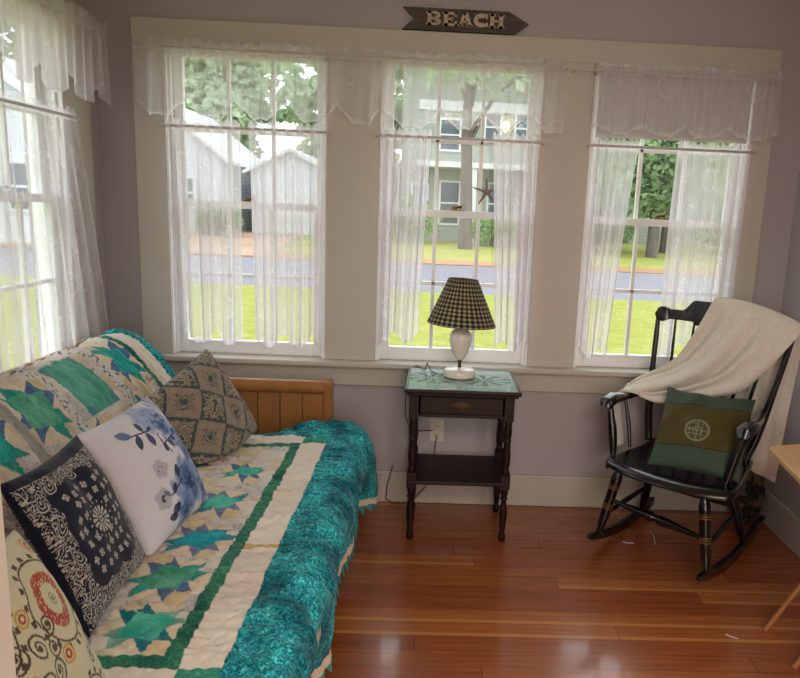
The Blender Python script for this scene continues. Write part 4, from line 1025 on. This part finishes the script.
hd.prism([(.098, .650), (.105, .634), (.12, .632), (.144, .624), (.168, .632), (.183, .634), (.190, .650), (.17, .656), (.144, .662), (.118, .656)], 2.958, 2.962, 'y')
M['oldbrass'] = mat('dark_brass', (74, 56, 40), .4, metal=.7)
tmv(hd).build('handle', M['oldbrass'], dr)
tmv(MB().box(ax0 - .008, ax1 + .008, 2.958, 3.312, .272, .290)).build('shelf', M['mahog'], tb, bevel=.004)
def table_leg(x, y):
    def blk(z0, z1, r): return MB().box(x - r, x + r, y - r, y + r, z0, z1)
    lg = MB()
    lg.box(x - .021, x + .021, y - .021, y + .021, .575, .692); lg.box(x - .021, x + .021, y - .021, y + .021, .255, .325)
    lg.lathe([(.014, .325), (.019, .335), (.015, .345), (.015, .355), (.018, .375), (.019, .40), (.017, .44), (.015, .47), (.019, .478), (.015, .486), (.018, .50), (.019, .53), (.016, .556), (.019, .566), (.015, .575)], (x, y, 0), 20)
    lg.lathe([(.008, 0), (.015, .006), (.017, .03), (.011, .045), (.013, .06), (.017, .10), (.019, .14), (.014, .18), (.012, .20), (.019, .208), (.012, .216), (.018, .235), (.014, .255)], (x, y, 0), 20)
    tmv(lg).build('leg', M['mahog'], tb, smooth=True)
for x in (-.066, .354):
    for y in (2.985, 3.292): table_leg(x, y)
gt = MB().box(x0 + .004, x1 - .004, y0 + .004, y1 - .004, .7225, .7285).build('glass_top', M['tableglass'], bevel=.001)
tag(gt, 'sheet of greenish plate glass lying on the dark side table', 'glass sheet')
# a pale star-patterned cloth under glass
def doily():
    n = 200; g = np.linspace(-1, 1, n); u, v = np.meshgrid(g, g)
    C = np.tile(linA((196, 206, 206)), u.shape + (1,)).astype(float)
    for (a, b) in [(.42, .0), (-.55, .1)]:
        R = np.hypot((u - a), (v - b)); th = np.arctan2(v - b, u - a)
        m = (R < .55) & (np.abs(np.sin(th * 5)) > .55 + .4 * R) & (R > .06); C[m] = linA((88, 100, 104)); C[np.abs(R - .50) < .02] = linA((120, 130, 132))
    C *= (.9 + .2 * vnoise(u * 20, v * 20, 3)[..., None])
    P = np.stack([.1455 + u * .236, 3.1135 + v * .192, .72225 + 0 * u], -1)
    return P, C
P_, C_ = doily()
M['cloth'] = attr_mat('printed_cloth', .7, .1, 300, 0)
tag(grid_mesh('table_mat', P_, M['cloth'], col=C_), 'pale mat with dark star pattern under the glass of the side table', 'mat')

# ------------------------------------------------------------------ lamp
lx, ly, lz = .134, 3.155, .7287
lp = empty('table_lamp', (lx, ly, lz), label='white milk glass lamp with a black gingham shade on the side table', cat='lamp')
hob = lambda a, z, i: .0012 * math.cos(a * 30)
MB().lathe([(.060, 0), (.070, .002), (.071, .012), (.069, .030), (.062, .036), (.030, .038), (.018, .042)], (0, 0, 0), 60, lambda a, z, i: .003 * abs(math.cos(a * 15)) if i in (1, 2, 3) else 0).build('base', M['milk'], lp, smooth=True)
MB().lathe([(.014, .036), (.008, .048), (.007, .064), (.012, .070), (.009, .078)], (0, 0, 0), 20).build('lower_neck', M['oldbrass'], lp, smooth=True)
MB().lathe([(.012, .076), (.022, .086), (.035, .110), (.046, .145), (.051, .170), (.049, .195), (.038, .212), (.020, .221), (.012, .224)], (0, 0, 0), 72,
           lambda a, z, i: .0016 * math.cos(a * 18 + i * math.pi)).build('body', M['milk'], lp, smooth=True)
MB().lathe([(.016, .222), (.018, .227), (.009, .236), (.008, .262), (.013, .268), (.013, .30), (.006, .305)], (0, 0, 0), 20).build('socket', M['oldbrass'], lp, smooth=True)
def lamp_shade():
    nv, nu = 90, 420; v = np.linspace(0, 1, nv)[:, None]; a = np.linspace(0, 2 * np.pi, nu)[None, :]
    r = .157 + (.067 - .157) * v; z = .243 + v * .205 + 0 * a
    X = r * np.cos(a); Y = r * np.sin(a)
    tx, ty = math.radians(2.0), math.radians(2.6)
    Z = z + X * math.tan(ty) * -1 + Y * math.tan(tx) * -.5
    # gingham: vertical columns taper with the cone
    ca = np.floor(a / (2 * np.pi) * 72) % 2; cb = np.floor(v * 23) % 2
    k = ca + cb + 0 * z; C = np.zeros(k.shape + (3,)); C[k == 0] = linA((172, 160, 128)); C[k == 1] = linA((92, 86, 72)); C[k == 2] = linA((22, 24, 26))
    C[(v + 0 * a) > .97] = linA((120, 100, 90)); C[(v + 0 * a) < .02] = linA((120, 112, 96))
    o = grid_mesh('lamp_shade', np.stack([X, Y, Z], -1), M['ginghamshade'], lp, col=C)
    s = o.modifiers.new('thickness', 'SOLIDIFY'); s.thickness = .0015
    MB().tube([(-.064, 0, .44), (0, 0, .432), (.064, 0, .44)], .0015, 6).tube([(0, -.064, .44), (0, 0, .432), (0, .064, .44)], .0015, 6).tube([(0, 0, .30), (0, 0, .455)], .003, 8).build('harp', M['oldbrass'], lp)
lamp_shade()
MB().tube([(-.068, .0, .006), (-.10, .005, .004), (-.13, .03, .012), (-.150, .03, .05), (-.152, .045, .03), (-.155, .06, .01), (-.165, .10, .004), (-.20, .168, .004), (-.245, .185, -.03), (-.25, .195, -.25), (-.22, .20, -.34), (-.11, .214, -.335)], .0025, 8).build('cord', M['cord'], lp, smooth=True)

# outlet
ol = empty('wall_outlet', (.045, YB, .385), label='electrical outlet on the wall behind the side table', cat='outlet')
MB().box(-.036, .036, -.006, 0, -.058, .058).build('cover_plate', M['plate'], ol, bevel=.002)
for z in (-.022, .022):
    so = MB().box(-.017, .017, -.009, -.006, z - .014, z + .014).build('socket', M['plate'], ol, bevel=.003)
    MB().box(-.008, -.006, -.0095, -.009, z - .005, z + .006).box(.006, .008, -.0095, -.009, z - .005, z + .006).build('slot', M['dark'], so)
tag(MB().tube([(-.17, 3.365, .20), (-.195, 3.36, .10), (-.20, 3.35, .03), (-.16, 3.345, .006), (-.08, 3.35, .006), (0, 3.352, .10), (.03, 3.37, .22), (.045, 3.39, .36)], .0028, 8).build('loose_cord', M['cord'], smooth=True),
    'thin brown cord looping down from the outlet to the floor behind the table', 'cord')

# ------------------------------------------------------------------ rocking chair   (local: w = across, b = towards the back, z)
CO = Vector((.95 + .754 * .025, 2.787 - .657 * .025, 0)); Wv = Vector((.754, -.657, 0)); Bv = Vector((.657, .754, 0))
rc = empty('rocking_chair', tuple(CO), label='black spindle-back rocking chair with gold bands on its legs', cat='rocking chair')
cm = lambda mb: mb.map(lambda w, b, z: tuple(Wv * w + Bv * b + Vector((0, 0, z))))
def cpt(w, b, z): return CO + Wv * w + Bv * b + Vector((0, 0, z))
def rock_z(b): R = 1.25; return R - math.sqrt(R * R - (b - .34) ** 2)
for w in (-.255, .25):
    pts = []
    mb = MB(); N_ = 26; V = []; F = []
    for i in range(N_ + 1):
        b0_ = -.065 if w < 0 else -.10; b = b0_ + (.735 - b0_) * i / N_; z = rock_z(b) + .001; hh = .046 if 2 < i < N_ - 2 else (.034 if i in (1, 2, N_ - 1, N_ - 2) else .022)
        V += [(w - .014, b, z), (w + .014, b, z), (w + .014, b, z + hh), (w - .014, b, z + hh)]
    for i in range(N_):
        for j in range(4): F.append((i * 4 + j, i * 4 + (j + 1) % 4, (i + 1) * 4 + (j + 1) % 4, (i + 1) * 4 + j))
    F += [(3, 2, 1, 0), tuple(N_ * 4 + j for j in range(4))]
    cm(mb.add(V, F)).build('rocker', M['black'], rc, bevel=.006)
def chair_leg(wt, bt, wb, bb_, zt, zb, bands):
    a = Vector((wt, bt, zt)); c = Vector((wb, bb_, zb)); ts = [0, .06, .12, .17, .24, .32, .42, .55, .66, .75, .85, .93, 1]; rs = [.015, .016, .019, .024, .025, .0225, .0225, .0225, .0215, .022, .019, .015, .012]
    lg = cm(MB().tube([tuple(a.lerp(c, t)) for t in ts], rs, 20)).build('leg', M['black'], rc, smooth=True)
    if bands:
        for t0 in (.27, .30, .33, .56, .59, .62):
            cm(MB().tube([tuple(a.lerp(c, t0)), tuple(a.lerp(c, t0 + .014))], .0238, 20)).build('gold_band', M['gold'], lg, smooth=True)
chair_leg(-.19, .05, -.25, .015, .405, rock_z(.0) + .034, True)
chair_leg(.19, .03, .25, -.02, .405, rock_z(.0) + .034, True)
chair_leg(-.16, .36, -.25, .46, .405, rock_z(.46) + .036, False)
chair_leg(.16, .36, .25, .46, .405, rock_z(.46) + .036, False)
def stretcher(p, q, r, bulb=True):
    p = Vector(p); q = Vector(q)
    if bulb: ts = [0, .1, .25, .40, .46, .48, .52, .54, .60, .75, .9, 1]; rs = [.008, .009, .013, .018, .020, .014, .014, .020, .018, .013, .009, .008]
    else: ts = [0, .2, .5, .8, 1]; rs = [.008, .011, .013, .011, .008]
    cm(MB().tube([tuple(p.lerp(q, t)) for t in ts], [k * r for k in rs], 14)).build('stretcher', M['black'], rc, smooth=True)
stretcher((-.222, .03, .24), (.222, .03, .20), 1.15)
stretcher((-.228, .03, .175), (-.213, .41, .19), 1, False); stretcher((.228, .03, .175), (.213, .41, .19), 1, False)
stretcher((-.205, .41, .22), (.205, .41, .22), 1, False)
# seat: rounded plan, rolled front, dished top
def seat_mesh():
    nu, nv = 50, 44; u = np.linspace(-1, 1, nu)[None, :]; v = np.linspace(0, 1, nv)[:, None]
    hw = (.285 - .065 * v) * (1 - .10 * np.exp(-v * 14)); bfront = -.062 + .060 * np.abs(u) ** 2.4; bback = .455 - .02 * u ** 2
    Wd = u * hw * 1.04 + .028; Bd = bfront + (bback - bfront) * v
    rnd = np.clip(1 - np.minimum(v, 0.5) / .10, 0, 1); top = .432 - .030 * rnd ** 2 - .012 * np.clip(1 - u ** 2, 0, 1) * np.clip(np.sin(np.pi * v), 0, 1) + .016 * sstep(.7, 1, v) - .010 * (np.abs(u) > .97)
    bot = .392 + .012 * rnd
    Pt = np.stack([Wd + 0 * v, Bd, top + 0 * Wd], -1); Pb = np.stack([Wd * .97 + .001, Bd * .985 + .003, np.minimum(bot + 0 * Wd, top - .004)], -1)
    idx = np.arange(nu * nv).reshape(nv, nu); bi = idx + nu * nv; F = [np.stack([idx[:-1, :-1], idx[:-1, 1:], idx[1:, 1:], idx[1:, :-1]], -1).reshape(-1, 4), np.stack([bi[:-1, :-1], bi[1:, :-1], bi[1:, 1:], bi[:-1, 1:]], -1).reshape(-1, 4)]
    ring = np.concatenate([idx[0, :], idx[1:, -1], idx[-1, ::-1][1:], idx[::-1, 0][1:-1]]); rb = ring + nu * nv
    F.append(np.stack([ring, rb, np.roll(rb, -1), np.roll(ring, -1)], -1)); F = np.concatenate(F)
    V = np.concatenate([Pt.reshape(-1, 3), Pb.reshape(-1, 3)])
    Wn = np.array(Wv); Bn = np.array(Bv); V = V[:, :1] * Wn + V[:, 1:2] * Bn + V[:, 2:] * np.array([0, 0, 1])
    return raw_mesh('seat', V, F, M['black'], rc)
seat_mesh()
# back posts and spindles
def backb(z): return .42 + .04 * (z - .43) / .60 + .012
def skew(z): return .05 * (z - .43) / .6 - .002
for s in (-1, 1):
    ts = [(.43, .225), (.55, .25), (.66, .265), (.80, .28), (.93, .292), (1.03, .302)]; rs = [.018, .019, .017, .013, .013, .010]
    cm(MB().tube([(s * w + skew(z), backb(z) - .012 - .012, z) for z, w in ts], rs, 16)).build('back_post', M['black'], rc, smooth=True)
for k in range(6):
    f = (k - 2.5) / 2.5; w0 = f * .155; w1 = f * .215
    cm(MB().tube([(w0, .425 - .01 * f * f, .43), (w0 + (w1 - w0) * .35 + .016, .432 - .01 * f * f, .62), (w1 + .05, .456 - .015 * f * f, 1.025)], [.008, .0095, .0055], 10)).build('spindle', M['black'], rc, smooth=True)
# crest rail
def crest():
    n = 60; V = []; F = []
    for i in range(n + 1):
        u = -1 + 2 * i / n; w = u * .318 + .052; a = abs(u)
        top = 1.066 + .052 * sstep(.62, .44, a); bot = 1.020 - .016 * sstep(.44, .41, a)
        if a > .80:
            rr = math.sqrt(max(0, 1 - ((a - .89) / .11) ** 2)); c = 1.040; top = max(top, c + .036 * rr) if a < .89 else c + .036 * rr; bot = min(bot, c - .034 * rr) if a < .89 else c - .034 * rr
        b = .466 - .022 * u * u; th = .010 + .006 * (a > .80)
        V += [(w, b - th, bot), (w, b + th, bot), (w, b + th + .006, top), (w, b - th + .006, top)]
    for i in range(n):
        for j in range(4): F.append((i * 4 + j, i * 4 + (j + 1) % 4, (i + 1) * 4 + (j + 1) % 4, (i + 1) * 4 + j))
    F += [(3, 2, 1, 0), tuple(n * 4 + j for j in range(4))]
    cm(MB().add(V, F)).build('crest_rail', M['black'], rc, bevel=.004)
crest()
# arms with front scroll and turned supports
for s in (-1, 1):
    pts = [(s * .300, .075, .640), (s * .300, .085, .662), (s * .300, .13, .672), (s * .296, .22, .664), (s * .285, .33, .660), (s * .262, .455, .668)]
    ar = MB().tube(pts, [.026, .036, .036, .026, .021, .016], 16, (1.0, .8)); cm(ar).build('arm', M['black'], rc, smooth=True)
    cm(MB().tube([(s * .250, .085, .425), (s * .258, .095, .47), (s * .270, .10, .54), (s * .285, .105, .60), (s * .296, .11, .655)], [.013, .018, .020, .015, .012], 14)).build('arm_support', M['black'], rc, smooth=True)
    cm(MB().tube([(s * .238, .23, .43), (s * .262, .245, .54), (s * .292, .25, .655)], [.008, .010, .007], 10)).build('arm_spindle', M['black'], rc, smooth=True)

# green cushion on the seat
pillow('green_cushion', (1.1765, 2.870, .590), (.317, -.1875, .003), (.126, .246, .287), .372, .395, .11, paint_green, 'olive satin cushion with green bands and a round knot emblem on the rocking chair', seed=9, mat_='satin', cat='cushion', n=340, pinch=.05, dip=.012, rest='chair')

# blanket draped over the crest, sweeping to the left arm
def blanket():
    def crv(P, kc, t):
        P = np.array(P, float); L = np.linalg.norm(np.diff(P, axis=0), axis=1); d = np.r_[0, np.cumsum(L)]
        d = np.where(d <= d[kc], .4 * d / d[kc], .4 + .6 * (d - d[kc]) / (d[-1] - d[kc]))
        tt = np.linspace(0, 1, 260); Q = np.stack([np.interp(tt, d, P[:, k_]) for k_ in range(3)], 1)
        kk = np.hanning(19); kk /= kk.sum(); Qp = np.pad(Q, ((9, 9), (0, 0)), 'reflect', reflect_type='odd'); Q = np.stack([np.convolve(Qp[:, k_], kk, 'valid') for k_ in range(3)], 1)
        return np.stack([np.interp(t, tt, Q[:, k_]) for k_ in range(3)], 1)
    A = [(.09, .53, .40), (.07, .525, .75), (.03, .515, 1.07), (.02, .50, 1.13), (.008, .462, 1.150), (.0, .425, 1.12), (-.05, .415, .988), (-.12, .40, .86), (-.19, .385, .80), (-.265, .36, .757), (-.32, .33, .71), (-.345, .31, .66), (-.335, .30, .55), (-.30, .29, .42)]
    Bc = [(.335, .52, .34), (.345, .52, .60), (.37, .515, .97), (.395, .50, 1.045), (.388, .455, 1.070), (.378, .415, 1.03), (.29, .40, .90), (.185, .385, .765), (-.01, .365, .68), (-.15, .33, .645), (-.25, .30, .680), (-.30, .27, .705), (-.345, .24, .66), (-.34, .22, .54), (-.30, .20, .42)]
    nt, nc = 260, 110; t = np.linspace(0, 1, nt)
    a = crv(A, 4, t); b = crv(Bc, 4, t)
    c = np.linspace(0, 1, nc)
    P = a[:, None] * (1 - c)[None, :, None] + b[:, None] * c[None, :, None]
    T, Cc = np.meshgrid(t, c, indexing='ij')
    front = sstep(.42, .55, T)
    # bulge so that the sheet bows forward, and long folds running along it
    fold = np.sin(Cc * 2 * np.pi * 2.2 + 1.2 + T * 2.5) * .5 + .5 * np.sin(Cc * 2 * np.pi * 4.1 + T * 4) + .7 * (vnoise(T * 3, Cc * 7, 81) - .5) * 2
    amp = .006 + .020 * front; crk = np.exp(-((T - .40) / .04) ** 2); amp = amp * (1 - .8 * crk)
    sgn = np.where(T < .40, 1, -1)
    P[..., 1] += sgn * amp * (fold + .3) - .018 * front * np.sin(np.pi * Cc) * (T < .85)
    P[..., 2] += front * .010 * np.sin(Cc * 2 * np.pi * 2.2 + 2.4 + T * 2) * (T < .8)
    P[..., 2] += crk * (.022 * np.sin(np.pi * Cc) + .004)
    Wn = np.array(Wv); Bn = np.array(Bv)
    Q = np.array(CO)[None, None] + P[..., :1] * Wn + P[..., 1:2] * Bn + P[..., 2:] * np.array([0, 0, 1])
    Q[..., 1] = np.minimum(Q[..., 1], YB - .03); Q[..., 0] = np.minimum(Q[..., 0], XR - .03)
    o = grid_mesh('throw_blanket', Q, M['blanket'])
    s = o.modifiers.new('thickness', 'SOLIDIFY'); s.thickness = .008; s.offset = 0
    return tag(o, 'cream fleece blanket draped over the back of the rocking chair', 'blanket')
blanket()

# dark patterned bag on the floor in the corner
def bag():
    e = empty('fabric_bag', (1.60, 3.28, 0), label='dark tapestry print bag on the floor in the corner behind the rocking chair', cat='bag')
    nu, nv = 140, 70; a = np.linspace(0, 2 * np.pi, nu)[None, :]; v = np.linspace(0, 1, nv)[:, None]
    rr = (np.sin(np.pi * np.clip(v * .93 + .03, 0, 1)) ** .42) * (1 + .08 * (vnoise(a * 1.3 + 0 * v, v * 4, 91) - .5))
    sq = (np.abs(np.cos(a)) ** 4 + np.abs(np.sin(a)) ** 4) ** -.25
    X = .085 * rr * sq * np.cos(a); Y = .06 * rr * sq * np.sin(a); Z = v * .30 + 0 * a
    n = vnoise(a * 4, v * 11, 92); C = np.tile(linA((34, 28, 26)), n.shape + (1,)).astype(float)
    C[n > .58] = linA((104, 84, 66)); C[n < .28] = linA((40, 46, 34)); n2 = vnoise(a * 6 + 3, v * 15, 93); C[n2 > .74] = linA((112, 62, 44))
    grid_mesh('bag_body', np.stack([X, Y, Z], -1), M['fabric'], e, col=C)
    MB().tube([(-.05, -.03, .28), (-.05, -.05, .36), (0, -.055, .385), (.05, -.05, .36), (.05, -.03, .28)], .006, 8).build('handle', M['dark'], e, smooth=True)
bag()

# ------------------------------------------------------------------ folding tray table at the right edge
ty = empty('tray_table', (1.50, 2.34, 0), label='light birch folding tray table at the right edge', cat='table')
tv = lambda mb: mb.map(lambda x, y, z: (x - 1.50, y - 2.34, z))
def rpoly(pts, r, n=6):
    out = []
    for i, p in enumerate(pts):
        p = Vector(p); a = (Vector(pts[i - 1]) - p).normalized(); b = (Vector(pts[(i + 1) % len(pts)]) - p).normalized()
        s = p + a * r; e = p + b * r
        for k in range(n + 1):
            t = k / n; out.append(tuple(s * (1 - t) ** 2 + p * 2 * t * (1 - t) + e * t * t))
    return out
tp = [(1.283, 2.505), (1.690, 2.60), (1.690, 1.94), (1.215, 2.0)]
tv(MB().prism(rpoly(tp, .03), .638, .66)).build('table_top', M['tray'], ty, bevel=.005)
tv(MB().box(1.31, 1.67, 2.43, 2.45, .60, .638)).build('under_rail', M['trayedge'], ty, bevel=.003)
tv(MB().box(1.28, 1.67, 2.08, 2.10, .60, .638)).build('under_rail', M['trayedge'], ty, bevel=.003)
for yy in (2.336, 2.12):
    tv(MB().tube([(1.279, yy, .0), (1.66, yy, .625)], .011, 10, (1.3, .8))).build('leg', M['trayedge'], ty, smooth=True)
for yy in (2.362, 2.146):
    tv(MB().tube([(1.67, yy, .0), (1.33, yy, .60)], .011, 10, (1.3, .8))).build('leg', M['trayedge'], ty, smooth=True)

# bits of thread on the floor
def thread(pts, label): tag(MB().tube(pts, .0016, 6).build('thread', M['thread'], smooth=True), label, 'thread', 'white thread bits on the floor')
thread([(1.085, 3.12, .002), (1.088, 3.07, .003), (1.075, 3.03, .002), (1.07, 2.99, .002)], 'white thread lying lengthwise under the rocking chair')
thread([(.92, 3.01, .002), (.945, 2.995, .003), (.97, 3.0, .002)], 'short white thread under the front of the rocking chair')
thread([(1.115, 2.30, .002), (1.13, 2.285, .003), (1.15, 2.275, .002)], 'white thread on the open floor left of the tray table leg')
